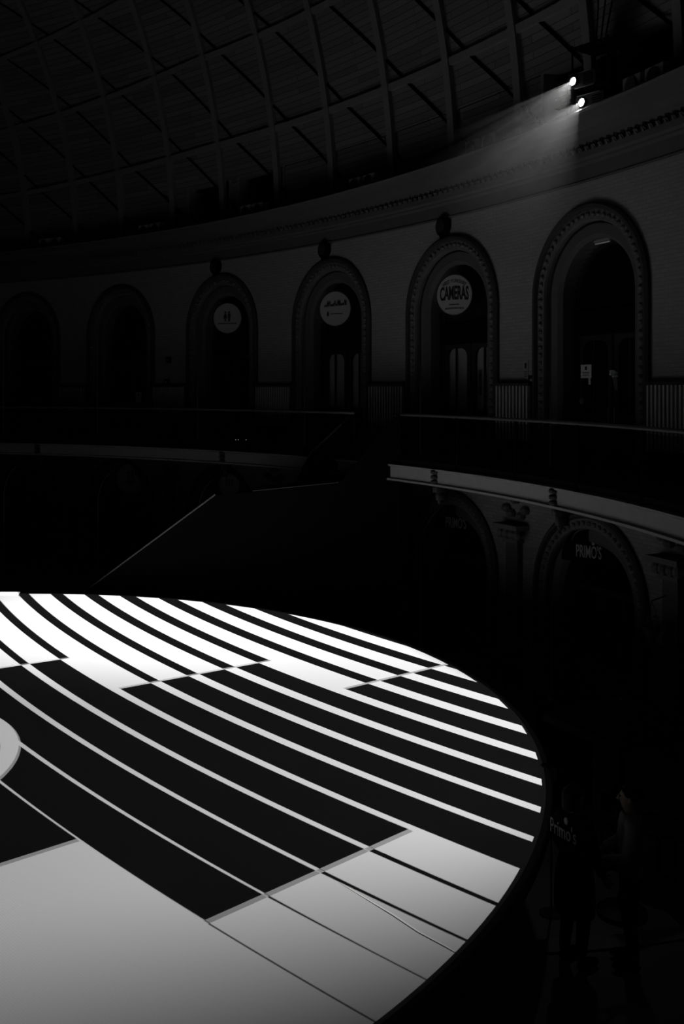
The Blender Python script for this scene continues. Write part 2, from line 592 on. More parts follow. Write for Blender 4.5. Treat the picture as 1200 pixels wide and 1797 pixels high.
for i, a in enumerate(ARCH):
    dn += 1
    door(dn, a, Z_GAL, A_R, A_SP, EYE + 1.08, EYE + 1.58, 'shop' if i in (2, 3) else 'dark')

# ---- lower shopfronts
def shopfront(n, phi):
    fr = wframe(phi); r = L_R - 0.64; d0 = 0.56
    bk = MB(); fill_arch(bk, r + 0.05, L_SP, 0, d0 + 0.35, fr)
    o = struct('window_%d' % n, bk, M['black'])
    f = MB()
    arch_sweep(f, [(-0.03, d0 - 0.1), (0.0, d0 - 0.1), (0.0, d0 + 0.45), (-0.03, d0 + 0.45)], r, L_SP, 0, fr)
    link_mesh('reveal', f, M['dark'], o)
    f = MB()
    arch_sweep(f, [(0, d0), (0.08, d0 - 0.02), (0.08, d0 + 0.08), (0, d0 + 0.08)], r, L_SP, 0, fr)
    f.box(-r, r, 2.25, 2.37, d0 - 0.03, d0 + 0.07, fr, 3)
    for sx in (-0.36, 0.30): f.box(sx - 0.04, sx + 0.04, 0.9, 2.25, d0, d0 + 0.06, fr)
    link_mesh('window_frame', f, M['dark'], o)
    rs = MB(); rs.box(-r, r, 0, 0.9, d0 - 0.04, d0 + 0.06, fr, 3)
    link_mesh('stall_riser', rs, M['reveal'], o)
    g = MB(); g.box(-r, r, 0.9, 2.25, d0 + 0.02, d0 + 0.03, fr, 3); fill_arch(g, r - 0.06, L_SP, 2.37, d0 + 0.02, fr, d2=d0 + 0.03)
    link_mesh('pane', g, M['glass'], o)
for i, a in enumerate(ARCH): shopfront(i + 1, a)

# ---- pilasters between the lower arches
for i in range(len(ARCH) - 1):
    ph = (ARCH[i] + ARCH[i + 1]) / 2
    fr = wframe(ph)
    trim_n += 1
    p = MB(); p.box(-0.20, 0.20, 0.0, 3.05, -0.14, 0.05, fr); p.box(-0.27, 0.27, 0, 0.35, -0.2, 0.05, fr)
    o = struct('trim_%d' % trim_n, p, M['reveal'])
    c = MB()
    c.box(-0.26, 0.26, 3.05, 3.12, -0.20, 0.05, fr); c.box(-0.42, 0.42, 3.34, 3.44, -0.34, 0.05, fr)
    for s in (-0.28, -0.1, 0.1, 0.28):
        c.ball(fr(s, 3.23, -0.2), 0.1, 0.1, 0.12, n=5)
    link_mesh('capital', c, M['capital'], o)
    sp = MB()
    for s, z in ((-0.32, 3.75), (0.32, 3.75), (0, 3.95), (-0.15, 3.65), (0.18, 3.62)):
        sp.ball(fr(s, z, -0.02), 0.13, 0.13, 0.1, n=5)
    link_mesh('spandrel_carving', sp, M['reveal'], o)

# ---- gallery deck and fascia
N = 48
rowA, rowB, rowC, rowD = [], [], [], []
def gal_pair(i):
    f = i / N
    return -8 + (102 - -8) * f, PH0 + (PH1 - PH0) * f
top_in, top_out, bot_in, bot_out = [], [], [], []
for i in range(N + 1):
    ps, ph = gal_pair(i)
    top_in.append(galpt(ps, Z_GAL)); top_out.append(wallpt(ph, Z_GAL, 0.7))
    bot_in.append(galpt(ps, 4.38)); bot_out.append(wallpt(ph, 4.38, 0.7))
gd = MB(); gd.quadgrid([bot_in, top_in, top_out, bot_out], close_v=True)
struct('floor_gallery', gd, M['gfloor'])
trim_n += 1
fa = MB()
prof = [(-0.02, 4.66), (-0.09, 4.66), (-0.09, 4.63), (-0.05, 4.61), (-0.05, 4.37), (-0.11, 4.355), (-0.11, 4.315), (-0.02, 4.315)]
rings = [[galpt(-8 + 110 * i / 96, z, d) for d, z in prof] for i in range(97)]
fa.quadgrid(rings, close_u=True)
fas = struct('trim_%d' % trim_n, fa, M['fascia'])
def psi_of(px):
    t = (px - 600) / 1797.0
    a = t * t + 1; b = -2 * (t * GC[0] + GC[1]); c = GC[0] ** 2 + GC[1] ** 2 - GR ** 2
    z = (-b + sqrt(b * b - 4 * a * c)) / (2 * a)
    return degrees(atan2(z - GC[1], t * z - GC[0]))
def phi_of(px, d=0.0):
    t = (px - 600) / 1797.0; R = WR + d
    a = t * t + 1; b = -2 * (t * WC[0] + WC[1]); c = WC[0] ** 2 + WC[1] ** 2 - R * R
    z = (-b + sqrt(b * b - 4 * a * c)) / (2 * a)
    return degrees(atan2(z - WC[1], t * z - WC[0]))
for px in (977, 767, 393, 68):
    ps = psi_of(px)
    gf = lambda s, z, d, ps=ps: galpt(ps - degrees(s / GR), z, d)
    cb = MB()
    for kk in range(3):
        cb.lathe([(0.07, 0), (0.095, 0.02), (0.095, 0.06), (0.07, 0.08)], gf(0, 4.36 + kk * 0.1, -0.05), 12)
    cb.box(-0.08, 0.08, 4.18, 4.33, -0.06, 0.2, gf)
    cb.box(-0.06, 0.06, 4.02, 4.18, 0.0, 0.2, gf)
    cb.ball(gf(0, 4.0, 0.06), 0.05, 0.05, 0.07, n=6)
    link_mesh('corbel', cb, M['stone_dark'], fas, True)

# ---- cornice
trim_n += 1
prof = [(0.05, Z_COR), (-0.05, Z_COR), (-0.05, 10.33), (-0.02, 10.36), (-0.02, 10.62), (-0.10, 10.66), (-0.10, 10.70),
        (-0.16, 10.74), (-0.16, 10.98), (-0.40, 11.02), (-0.62, 11.08), (-0.66, 11.20), (-0.97, 11.26), (-0.998, 11.30), (-0.962, 11.336), (-0.94, 11.325), (0.75, 11.325), (0.75, 11.0), (0.05, 11.0)]
co = MB(); co.quadgrid([[wallpt(PH0 + (PH1 - PH0) * i / 120, z, d) for d, z in prof] for i in range(121)], close_u=True)
cor = struct('trim_%d' % trim_n, co, M['cornice'])
dt = MB()
nd = 215
for i in range(nd):
    ph = PH0 + 3 + (PH1 - PH0 - 6) * i / nd
    fr = wframe(ph)
    dt.tube([fr(0, 10.99, -0.20), fr(0, 10.90, -0.23), fr(0, 10.84, -0.20)], 0.05, 7)
link_mesh('modillion_course', dt, M['cornice'], cor)

# ---- drum with openings, roof boards, ribs, purlins, braces
Z_D0, Z_D1 = 11.325, EYE + 6.45
RIBS = []
for i in range(len(ARCH) - 1):
    RIBS += [ARCH[i] - 0.25, (ARCH[i] + ARCH[i + 1]) / 2 - 0.35]
RIBS += [ARCH[-1] - 0.25]
OPEN = [(phi_of(1210), phi_of(1092)), (phi_of(1086), phi_of(957)), (phi_of(498), phi_of(422)), (phi_of(404), phi_of(334))]
dw = MB()
edges = [PH0] + [e for o in OPEN for e in o] + [PH1]
for k in range(0, len(edges), 2):
    p0, p1 = edges[k], edges[k + 1]
    nn = max(2, int(abs(p1 - p0) / 1.0))
    dw.quadgrid([[wallpt(p0 + (p1 - p0) * i / nn, z) for i in range(nn + 1)] for z in (Z_D0, Z_D1)])
struct('wall_drum', dw, M['boards'], wall_uv)
for k, (p0, p1) in enumerate(OPEN):
    mb = MB()
    f = lambda a, z, d: wallpt(a, z, d)
    mb.box(p0, p1, Z_D0, Z_D1, 0.55, 0.6, f, 4)
    o = struct('window_%d' % (k + 9), mb, M['black'])
    e = MB()
    e.box(p0 - 0.12, p0, Z_D0, Z_D1 + 0.05, -0.05, 0.55, f); e.box(p1, p1 + 0.12, Z_D0, Z_D1 + 0.05, -0.05, 0.55, f)
    e.box(p0 - 0.12, p1 + 0.12, Z_D1, Z_D1 + 0.09, -0.06, 0.55, f, 4)
    link_mesh('window_frame', e, M['purlin'], o)
    lv = MB()
    for j in range(7):
        z = Z_D0 + 0.12 + j * 0.2
        lv.box(p0, p1, z, z + 0.02, 0.25, 0.45, f, 4)
    link_mesh('louvre_slats', lv, M['black'], o)

DR = 17.0; DZ = EYE + 5.0
def dome(phi, a, inward=0.0):
    r = DR - inward
    sq = 1 - 0.12 * max(0.0, min(1.4, (phi - 46) / 13))      # the vault flattens towards the far end of the oval
    return wallpt(phi, DZ + r * sin(a) * sq, -(DR - r * cos(a)))
A0 = math.asin((Z_D1 - DZ) / DR)
cl = MB()
cl.quadgrid([[dome(PH0 + (PH1 - PH0) * i / 60, A0 + (1.02 - A0) * j / 24) for i in range(61)] for j in range(25)])
def dome_uv(x, y, z):
    return (atan2(y - WC[1], x - WC[0]) * WR, z)
ceil = struct('ceiling', cl, M['boards'], dome_uv)
for ph in RIBS:
    rb = MB()
    rows = []
    for j in range(29):
        a = 0.0 + 1.0 * j / 28
        hw = degrees(0.07 / WR)
        rows.append([dome(ph - hw, a, 0.0), dome(ph + hw, a, 0.0), dome(ph + hw, a, 0.13), dome(ph + hw * 1.6, a, 0.13), dome(ph + hw * 1.6, a, 0.16), dome(ph - hw * 1.6, a, 0.16), dome(ph - hw * 1.6, a, 0.13), dome(ph - hw, a, 0.13)])
    b = len(rb.v)
    rb.quadgrid(rows, close_u=True)
    link_mesh('rib', rb, M['rib'], ceil)
PA = [math.asin(min(0.99, h / DR)) for h in (2.53, 5.08, 7.5, 9.8, 11.8)]
for a in PA:
    pb = MB()
    da = 0.085 / DR
    rows = [[dome(PH0 + (PH1 - PH0) * i / 60, a - da, 0), dome(PH0 + (PH1 - PH0) * i / 60, a + da, 0),
             dome(PH0 + (PH1 - PH0) * i / 60, a + da, 0.12), dome(PH0 + (PH1 - PH0) * i / 60, a - da, 0.12)] for i in range(61)]
    pb.quadgrid(rows, close_u=True)
    link_mesh('purlin', pb, M['purlin'], ceil)
lev = [0.02] + PA
for i in range(len(RIBS) - 1):
    for j in range(len(lev) - 1):
        p0, p1 = RIBS[i] - 1.0, RIBS[i + 1] - 1.0
        br = MB()
        pts = []
        for k in range(5):
            f = k / 4
            pts.append(dome(p1 - (p1 - p0) * f, lev[j + 1] * (1 - f) + lev[j] * f, 0.035))
        br.tube(pts, 0.032, 6)
        link_mesh('brace', br, M['black'], ceil)

# ------------------------------------------------------------------ round screen
sx, sy = DISC_C
scr = thing('round_screen', 'huge round horizontal projection screen lit with curved black and white bands', 'screen', (sx, sy, 0))
fab = MB()
n = 160
rows = [[(sx + r * cos(2 * pi * k / n), sy + r * sin(2 * pi * k / n), DISC_Z) for k in range(n)] for r in (0.02, 2, 4, 6, 8, 8.93 * K)]
fab.quadgrid(rows, close_u=True)
fab.f.append(tuple(range(n)))
link_mesh('screen_fabric', fab, M['screen'], scr)
rm = MB()
prof = [(8.925 * K, 0.003), (8.955 * K, 0.004), (DISC_R, -0.01), (DISC_R, -0.14), (8.8 * K, -0.16), (8.8 * K, -0.01)]
rm.quadgrid([[(sx + r * cos(2 * pi * k / n), sy + r * sin(2 * pi * k / n), DISC_Z + z) for r, z in prof] for k in range(n)], close_u=True, close_v=True)
link_mesh('rim', rm, M['rim'], scr)
und = MB()
und.lathe([(8.8 * K, DISC_Z - 0.10), (8.8 * K, DISC_Z - 0.06)], (sx, sy, 0), 96)
link_mesh('backing_board', und, M['black'], scr)
for k in range(12):
    a = radians(15 + 30 * k)
    px, py = sx + 8.5 * cos(a), sy + 8.5 * sin(a)
    po = MB()
    zb = 0.7 if py < 10.3 else 0.0
    po.tube([(px, py, zb), (px, py, DISC_Z - 0.12)], 0.05, 10)
    po.box(px - 0.14, px + 0.14, py - 0.14, py + 0.14, zb, zb + 0.02)
    link_mesh('support_post', po, M['dark_metal'], scr)
def on_screen(x, y, z=0.0):
    d = y - 683.0
    return Vector(((x - 600) * 4.5 / d, 1797.0 * 4.5 / d, DISC_Z + z))
cr = MB()  # pale strip paints the light caught along a fabric crease
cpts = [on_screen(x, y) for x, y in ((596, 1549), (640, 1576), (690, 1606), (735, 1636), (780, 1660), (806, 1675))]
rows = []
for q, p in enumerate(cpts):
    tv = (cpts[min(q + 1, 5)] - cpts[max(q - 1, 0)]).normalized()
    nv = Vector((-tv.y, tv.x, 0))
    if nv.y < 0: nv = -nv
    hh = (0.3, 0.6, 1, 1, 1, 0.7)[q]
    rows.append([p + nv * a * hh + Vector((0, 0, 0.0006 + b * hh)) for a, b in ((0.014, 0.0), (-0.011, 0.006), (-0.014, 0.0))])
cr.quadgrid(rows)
link_mesh('crease_glint', cr, M['glint'], scr)['label'] = 'pale strip painting the light along a crease'
tg = MB()
p = Vector((sx - 0.62, sy + DISC_R - 0.34, DISC_Z + 0.002))
tg.quadgrid([[(p.x - 0.3, p.y, p.z), (p.x + 0.42, p.y, p.z)], [(p.x - 0.3, p.y + 0.16, p.z + 0.055), (p.x + 0.42, p.y + 0.16, p.z + 0.055)],
             [(p.x - 0.3, p.y + 0.16, p.z + 0.045), (p.x + 0.42, p.y + 0.16, p.z + 0.045)], [(p.x - 0.3, p.y + 0.01, p.z - 0.002), (p.x + 0.42, p.y + 0.01, p.z - 0.002)]], close_v=True)
tgo = link_mesh('edge_tag', tg, M['paper'], scr)
tgo['label'] = 'white edge tag'

# ------------------------------------------------------------------ projectors on the cornice ledge, and an added one hung out of view
def projector(lens, label, W=0.62, H=0.26, D=0.62):
    t = thing('projector', label, 'projector', (lens.x, lens.y, lens.z - H / 2 - 0.03), 'projectors on the cornice ledge')
    # body frame: front looks along the wall normal and a little left, level
    n = Vector((WC[0] - lens.x, WC[1] - lens.y, 0)).normalized()
    n = (n + Vector((-0.2, -0.5, 0))).normalized()
    r = Vector((-n.y, n.x, 0))
    def f(a, b, d): return Vector(lens) + r * a + Vector((0, 0, b)) - n * d
    b = MB()
    c = 0.03
    ox = 0.16
    poly = [(-W/2 + ox + c, -H/2), (W/2 + ox - c, -H/2), (W/2 + ox, -H/2 + c), (W/2 + ox, H/2 - c), (W/2 + ox - c, H/2), (-W/2 + ox + c, H/2), (-W/2 + ox, H/2 - c), (-W/2 + ox, -H/2 + c)]
    b.prism(poly, 0.03, 0.03 + D, f)
    link_mesh('body', b, M['dark_metal'], t)
    axis = (-n).to_track_quat('Z', 'Y').to_matrix()
    lb = MB()
    lb.lathe([(0.095, 0.10), (0.098, -0.01), (0.078, -0.02), (0.072, 0.03), (0.06, 0.03)], f(0, 0, 0), 24, axis)
    lo = link_mesh('lens_barrel', lb, M['dark_metal'], t, True)
    g = MB(); g.lathe([(0.074, 0.012), (0.06, -0.006), (0.03, -0.016), (0.002, -0.02)], f(0, 0, 0), 24, axis)
    go = link_mesh('lens', g, M['lens'], lo, True)
    for q in ((-W/2 + ox + 0.02, W/2 + ox - 0.1, H/2, H/2 + 0.012), (-W/2 + ox + 0.16, W/2 + ox - 0.04, -H/2 - 0.012, -H/2)):
        e = MB(); e.box(*q, 0.03, 0.05, f)
        link_mesh('edge_trim', e, M['steel'], t)
    v = MB()
    for k in range(5): v.box(ox + 0.05, ox + 0.26, -0.09 + k * 0.04, -0.075 + k * 0.04, 0.022, 0.03, f)
    link_mesh('vent', v, M['black'], t)
    for a in (-0.1, 0.42):
        for d in (0.12, 0.55):
            ft = MB(); ft.box(a - 0.02, a + 0.02, -H/2 - 0.03, -H/2, d - 0.02, d + 0.02, f)
            link_mesh('foot', ft, M['black'], t)
    return t, f
pA, fA = projector(LENS_A, 'upper of the two black projectors, lens glowing, in the ledge rack')
pB, fB = projector(LENS_B, 'lower of the two black projectors, lens glowing, just over the ledge')
pC, fC = projector(LENS_ADDED, 'added black projector, out of view, hung from the roof to brighten the far screen')
q = MB(); _b = fC(0.16, 0.13, 0.3); q.tube([tuple(_b), (_b.x, _b.y, 21.0)], 0.03, 8)
link_mesh('added_pole', q, M['black'], pC)  # pole made up for the added projector
rk = thing('projector_rack', 'black open steel rack holding the two glowing projectors on the ledge', 'rack', tuple(fB(0.16, 0, 0.3)))
pr = MB()
for a in (-0.22, 0.56):
    for d in (0.02, 0.68):
        base = fB(a, 0, d); q = MB()
        q.tube([(base.x, base.y, 11.28), (base.x, base.y, 12.55)], 0.018, 8)
        link_mesh('upright', q, M['black'], rk)
for z in (LENS_B.z - 0.175, LENS_A.z - 0.175, 12.5):
    q = MB(); q.prism([(-0.24, 0.0), (0.58, 0.0), (0.58, 0.70), (-0.24, 0.70)], 0, 0.016, lambda a, d, h, z=z: (fB(a, 0, d).x, fB(a, 0, d).y, z + h))
    link_mesh('shelf', q, M['black'], rk)
for k, (px0, px1, lab) in enumerate(((1049, 1047, 'left one of the thin black cables hanging above the projectors'),
                                     (1063, 1058, 'middle one of the thin black cables hanging above the projectors'),
                                     (1083, 1066, 'right one of the thin black cables hanging above the projectors'))):
    Yd = 18.75
    pts = []
    for j in range(12):
        f = j / 11
        z = EYE + (683 - (-60 + 144 * f)) * Yd / 1797
        px = px0 + (px1 - px0) * f + 3 * sin(3 * f + k)
        pts.append(((px - 600) * Yd / 1797, Yd + 0.15 * f, z))
    q = MB(); q.tube(pts, 0.016, 6)
    o = link_mesh('cable', q, M['cable'], None, True)
    rebase(o, pts[-1]); tag(o, lab, 'cable', 'cables above the projectors')

# ledge floodlights
LED = [(1140, 'grey pair of lamp boxes on the ledge right of the projectors'),
       (852, 'grey pair of lamp boxes on the ledge left of the projector beams'),
       (642, 'grey pair of lamp boxes on the ledge above the arch with the script sign'),
       (448, 'grey pair of lamp boxes on the ledge under the left dark roof openings'),
       (268, 'grey pair of lamp boxes on the ledge, second from the left'),
       (92, 'grey pair of lamp boxes on the ledge, leftmost of the row')]
for px, lab in LED:
    ph = phi_of(px, -0.55)
    fr = wframe(ph)
    t = thing('floodlight', lab, 'lamp', fr(0, 11.325, -0.55), 'lamp boxes along the cornice ledge')
    for k, s in enumerate((-0.3, 0.3)):
        b = MB(); b.box(s - 0.24, s + 0.24, 11.365, 11.66, -0.70, -0.45, fr)
        h = link_mesh('housing', b, M['lamp_box'], t)
        g = MB(); g.lathe([(0.02, 0), (0.13, 0.0), (0.15, -0.02), (0.15, -0.03)], fr(s, 11.49, -0.70), 16, Vector((cos(radians(ph)), sin(radians(ph)), 0)).to_track_quat('Z', 'Y').to_matrix())
        link_mesh('reflector', g, M['dark_metal'], h)
    b = MB(); b.box(-0.5, 0.5, 11.325, 11.365, -0.68, -0.48, fr)
    link_mesh('base', b, M['dark_metal'], t)

# ------------------------------------------------------------------ roundels above arches
for i, where in ((2, 'the arch of the big-lettered shop sign'), (3, 'the arch of the script shop sign'), (4, 'the toilet sign arch')):
    a = ARCH[i] + (0.35 if i == 2 else 0.35)
    fr = wframe(a)
    t = thing('roundel', 'dark round plaque on the wall directly over ' + where, 'plaque', fr(0, EYE + 3.60, -0.08), 'dark round plaques over the arches')
    ax = Vector((cos(radians(a)), sin(radians(a)), 0)).to_track_quat('Z', 'Y').to_matrix()
    b = MB(); b.lathe([(0.20, 0.1), (0.245, 0.08), (0.25, 0.0), (0.20, -0.04), (0.17, -0.04)], fr(0, EYE + 3.83, -0.10), 28, ax)
    link_mesh('disc', b, M['black'], t, False)
    b = MB(); b.lathe([(0.03, 0.0), (0.15, -0.02), (0.15, -0.05), (0.06, -0.06)], fr(0, EYE + 3.83, -0.12), 20, ax)
    link_mesh('boss', b, M['dark_metal'], t, False)
    b = MB(); b.prism([(-0.05, EYE + 3.53), (0.05, EYE + 3.53), (0.08, EYE + 3.66), (-0.08, EYE + 3.66)], -0.13, 0.02, fr)
    link_mesh('bracket', b, M['black'], t)

# ------------------------------------------------------------------ round shop signs
def round_sign(px, H, R, yaw_mix, name, label, d=0.05, group='round shop signs', m='sign', zoff=0):
    ph = phi_of(px, d)
    p = Vector(wallpt(ph, EYE + H, d))
    nw = Vector((-cos(radians(ph)), -sin(radians(ph)), 0)); nc = Vector((-p.x, -p.y, 0)).normalized()
    nrm = (nw * (1 - yaw_mix) + nc * yaw_mix).normalized()
    t = thing(name, label, 'sign', tuple(p), group)
    f = flatframe(p, nrm)
    pl = MB(); k = 48
    pl.prism([(R * cos(2 * pi * i / k), R * sin(2 * pi * i / k)) for i in range(k)], -0.04, 0.0, f)
    link_mesh('panel', pl, M[m], t)
    e = MB()
    e.quadgrid([[f(r * cos(2 * pi * i / k), r * sin(2 * pi * i / k), dd) for r, dd in ((R - 0.01, -0.05), (R + 0.012, -0.05), (R + 0.012, 0.006), (R - 0.01, 0.006))] for i in range(k)], close_u=True, close_v=True)
    link_mesh('edge', e, M['dark_metal'], t)
    br = MB(); br.tube([f(0, R * 0.6, -0.04), f(0, R * 0.6, -0.04) - nw * (d + 0.45)], 0.02, 6)
    link_mesh('bracket', br, M['dark_metal'], t)
    return t, f

t, f = round_sign(797, 2.20, 0.475, 0.45, 'shop_sign', 'round white shop sign with tall black capitals in the arch over glazed doors')
link_mesh('lettering', text_mb('CAMERAS', 0.33, lambda a, b, d: f(a, b + 0.02 + 0.03 * (1 - (a / 0.4) ** 2), d + 0.002), width=0.76, bold=0.03), M['ink'], t)
link_mesh('lettering', text_mb('WEST YORKSHIRE', 0.085, lambda a, b, d: f(a, b + 0.33, d + 0.002), width=0.66, arc=0.50), M['ink'], t)
b = MB(); b.box(-0.13, 0.13, -0.235, -0.21, 0.001, 0.008, f)
link_mesh('rule', b, M['ink'], t)
b = MB()
for k in range(14):
    a = -0.24 + k * 0.036
    b.box(a, a + 0.018, -0.33 - 0.25 * a * a, -0.285 - 0.25 * a * a, 0.001, 0.006, f)
link_mesh('small_print', b, M['ink'], t)

t, f = round_sign(588, 2.195, 0.475, 0.5, 'shop_sign', 'round white shop sign with a script name and a small drop mark')
b = MB(); random.seed(11)
xx = -0.33
while xx < 0.33:
    hgt = random.choice((0.06, 0.07, 0.14, 0.07, 0.16, 0.09)); wd = random.uniform(0.03, 0.05)
    pts = [f(xx + wd * q / 6, 0.05 + hgt * (0.5 - 0.5 * cos(2 * pi * q / 6)) + 0.06 * (xx + 0.33), 0.006) for q in range(7)]
    b.tube(pts, 0.0085, 5); xx += wd * 0.95
link_mesh('script_lettering', b, M['ink'], t)
b = MB()
poly = [(-0.22 + 0.045 * sin(2 * pi * q / 16) * (0.35 + 0.65 * (0.5 - 0.5 * cos(2 * pi * q / 16))), -0.13 + 0.075 * cos(2 * pi * q / 16)) for q in range(16)]
b.prism(poly, 0.001, 0.008, f); 
link_mesh('drop_mark', b, M['ink'], t)
b = MB()
for k in range(13):
    a = -0.14 + k * 0.029
    b.box(a, a + 0.019, -0.15, -0.118, 0.001, 0.006, f)
link_mesh('small_print', b, M['ink'], t)

t, f = round_sign(399, 2.20, 0.47, 0.55, 'toilet_sign', 'round white toilet sign with two black standing figures in the dark arch')
for k, s in enumerate((-0.07, 0.06)):
    b = MB()
    kk = 14
    b.prism([(s + 0.032 * cos(2 * pi * i / kk), 0.185 + 0.032 * sin(2 * pi * i / kk)) for i in range(kk)], 0.001, 0.008, f)
    if k == 0:
        b.prism([(s - 0.02, 0.145), (s + 0.02, 0.145), (s + 0.07, 0.0), (s - 0.07, 0.0)], 0.001, 0.008, f)
        b.box(s - 0.025, s - 0.006, -0.10, 0.0, 0.001, 0.008, f); b.box(s + 0.006, s + 0.025, -0.10, 0.0, 0.001, 0.008, f)
    else:
        b.box(s - 0.045, s + 0.045, 0.02, 0.145, 0.001, 0.008, f)
        b.box(s - 0.032, s - 0.004, -0.10, 0.02, 0.001, 0.008, f); b.box(s + 0.004, s + 0.032, -0.10, 0.02, 0.001, 0.008, f)
    link_mesh('figure_mark', b, M['ink'], t)
b = MB()
for k in range(16):
    a = -0.31 + k * 0.039
    b.box(a, a + 0.025, -0.18, -0.145, 0.001, 0.006, f)
link_mesh('small_print', b, M['ink'], t)

t, f = round_sign(230, -3.05, 0.53, 0.6, 'shop_sign', 'round pale sign with one outlined letter below the gallery at the left', d=-0.05)
o = link_mesh('lettering', text_mb('B', 0.40, lambda a, b, d: f(a + 0.0, b + 0.05, d + 0.002), squeeze=0.9), M['reveal'], t)
t, f = round_sign(402, -2.92, 0.34, 0.6, 'shop_sign', 'small pale round sign half hidden behind the staircase landing', d=-0.3)
b = MB()
for k in range(3): b.box(-0.1 + k * 0.08, -0.06 + k * 0.08, 0.0, 0.2, 0.001, 0.008, f)
link_mesh('lettering', b, M['reveal'], t)

# PRIMO'S fascia signs in the lower arches
for px, H, size, lab in ((1033, -3.10, 0.30, "black arch sign with pale capitals under a half circle line, nearer the right edge"),
                         (800, -3.06, 0.30, "black arch sign with pale capitals in the lower arch nearest the staircase")):
    ph = phi_of(px, 0.12); p = Vector(wallpt(ph, EYE + H, 0.12))
    nrm = Vector((-cos(radians(ph)), -sin(radians(ph)), 0)); nc = Vector((-p.x, -p.y, 0)).normalized()
    nrm = (nrm * 0.6 + nc * 0.4).normalized()
    f = flatframe(p, nrm)
    t = thing('restaurant_sign', lab, 'sign', tuple(p), 'restaurant signs in the lower arches')
    b = MB(); k = 32
    b.prism([(0.62 * cos(pi * i / k), -0.28 + 0.72 * sin(pi * i / k)) for i in range(k + 1)], -0.04, 0, f)
    link_mesh('panel', b, M['black'], t)
    link_mesh('lettering', text_mb("PRIMO'S", size * 0.85, lambda a, b_, d: f(a, b_ - 0.06, d + 0.002), width=0.56, bold=0.012), M['sign'], t)
    b = MB(); b.tube([f(0.36 * cos(pi * i / 20), 0.12 + 0.26 * sin(pi * i / 20), 0.01) for i in range(21)], 0.012, 5)
    link_mesh('half_circle_line', b, M['reveal'], t)
    b = MB(); b.prism([(0.10 + 0.05 * sin(2 * pi * q / 16) * (0.3 + 0.7 * (0.5 - 0.5 * cos(2 * pi * q / 16))), 0.17 + 0.10 * cos(2 * pi * q / 16)) for q in range(16)], 0.001, 0.01, f)
    link_mesh('flame_mark', b, M['sign'], t)

# ------------------------------------------------------------------ slatted panels between arches (upper and lower)
BETW = ['right of the tall dark arch', 'between the big-lettered shop and the tall dark arch', 'between the script shop and the big-lettered shop',
        'between the toilet arch and the script shop', 'left of the toilet arch', 'second arch pier from the left edge', 'at the far left edge']
def slat_panel(ph, z0, z1, hw, label, group):
    fr = wframe(ph)
    t = thing('slatted_panel', label, 'panel', fr(0, z0, -0.1), group)
    b = MB(); b.box(-hw, hw, z0, z1, -0.08, -0.01, fr, 2)
    link_mesh('backing', b, M['slat_back'], t)
    n = int(2 * hw / 0.105)
    for k in range(n):
        s = -hw + 0.05 + k * (2 * hw - 0.1) / (n - 1)
        q = MB(); q.box(s - 0.024, s + 0.024, z0 + 0.02, z1 - 0.02, -0.15, -0.08, fr)
        link_mesh('slat', q, M['slat'], t)
    b = MB(); b.box(-hw - 0.02, hw + 0.02, z1 - 0.02, z1 + 0.04, -0.16, -0.01, fr, 2)
    link_mesh('top_rail', b, M['slat_back'], t)
for i in range(7):
    ph = (ARCH[i] + ARCH[i + 1]) / 2
    hw = (radians(ARCH[i + 1] - ARCH[i]) * WR - 2 * A_R) / 2 - 0.06
    slat_panel(ph, Z_GAL + 0.55, EYE + 0.09, hw, 'pale slat panel on the gallery wall ' + BETW[i], 'slat panels along the gallery wall')
    b = MB(); b.box(-hw, hw, Z_GAL, Z_GAL + 0.55, -0.1, 0.02, wframe(ph), 2)
    trim_n += 1
    struct('trim_%d' % trim_n, b, M['black'])
slat_panel((ARCH[1] + ARCH[2]) / 2 - 0.9, 0.02, 1.12, 0.30, "pale slat panel at the foot of the pier between the two restaurant arches", 'slat panels on the lower floor')
slat_panel((ARCH[0] + ARCH[1]) / 2, 0.02, 0.75, 0.55, 'low pale slat panel at the foot of the pier at the right edge', 'slat panels on the lower floor')

# ------------------------------------------------------------------ gallery railing (two runs, the staircase lands between)
def railing(ps0, ps1, label):
    t = thing('gallery_railing', label, 'railing', galpt((ps0 + ps1) / 2, Z_GAL + 0.02, 0.0), 'gallery railings')
    n = 40
    b = MB(); b.tube([galpt(ps0 + (ps1 - ps0) * i / n, EYE - 0.55, 0.0) for i in range(n + 1)], 0.032, 8)
    link_mesh('handrail', b, M['rail_metal'], t, True)
    k = max(2, int(abs(ps1 - ps0) * pi / 180 * GR / 2.0))
    for i in range(k + 1):
        ps = ps0 + (ps1 - ps0) * i / k
        q = MB(); q.tube([galpt(ps, Z_GAL, 0.0), galpt(ps, EYE - 0.56, 0.0)], 0.022, 8)
        q.lathe([(0.06, 0), (0.06, 0.02)], galpt(ps, Z_GAL + 0.0, 0.0), 10)
        link_mesh('post', q, M['black'], t)
        if i < k:
            p1 = ps0 + (ps1 - ps0) * (i + 1) / k
            e = degrees(0.05 / GR)
            g = MB(); g.box(ps + e, p1 - e, Z_GAL + 0.16, EYE - 0.62, -0.006, 0.006, lambda a, z, d: galpt(a, z, d), 4)
            link_mesh('glass_panel', g, M['rail_glass'], t)
            g = MB(); g.box(ps + e, p1 - e, Z_GAL + 0.04, Z_GAL + 0.14, -0.015, 0.015, lambda a, z, d: galpt(a, z, d), 4)
            link_mesh('kick_panel', g, M['black'], t)
PS_A = psi_of(704); PS_B = psi_of(622)
railing(-6, PS_A, 'gallery railing with glass panels right of the black staircase')
railing(PS_B, 100, 'gallery railing with glass panels left of the black staircase')

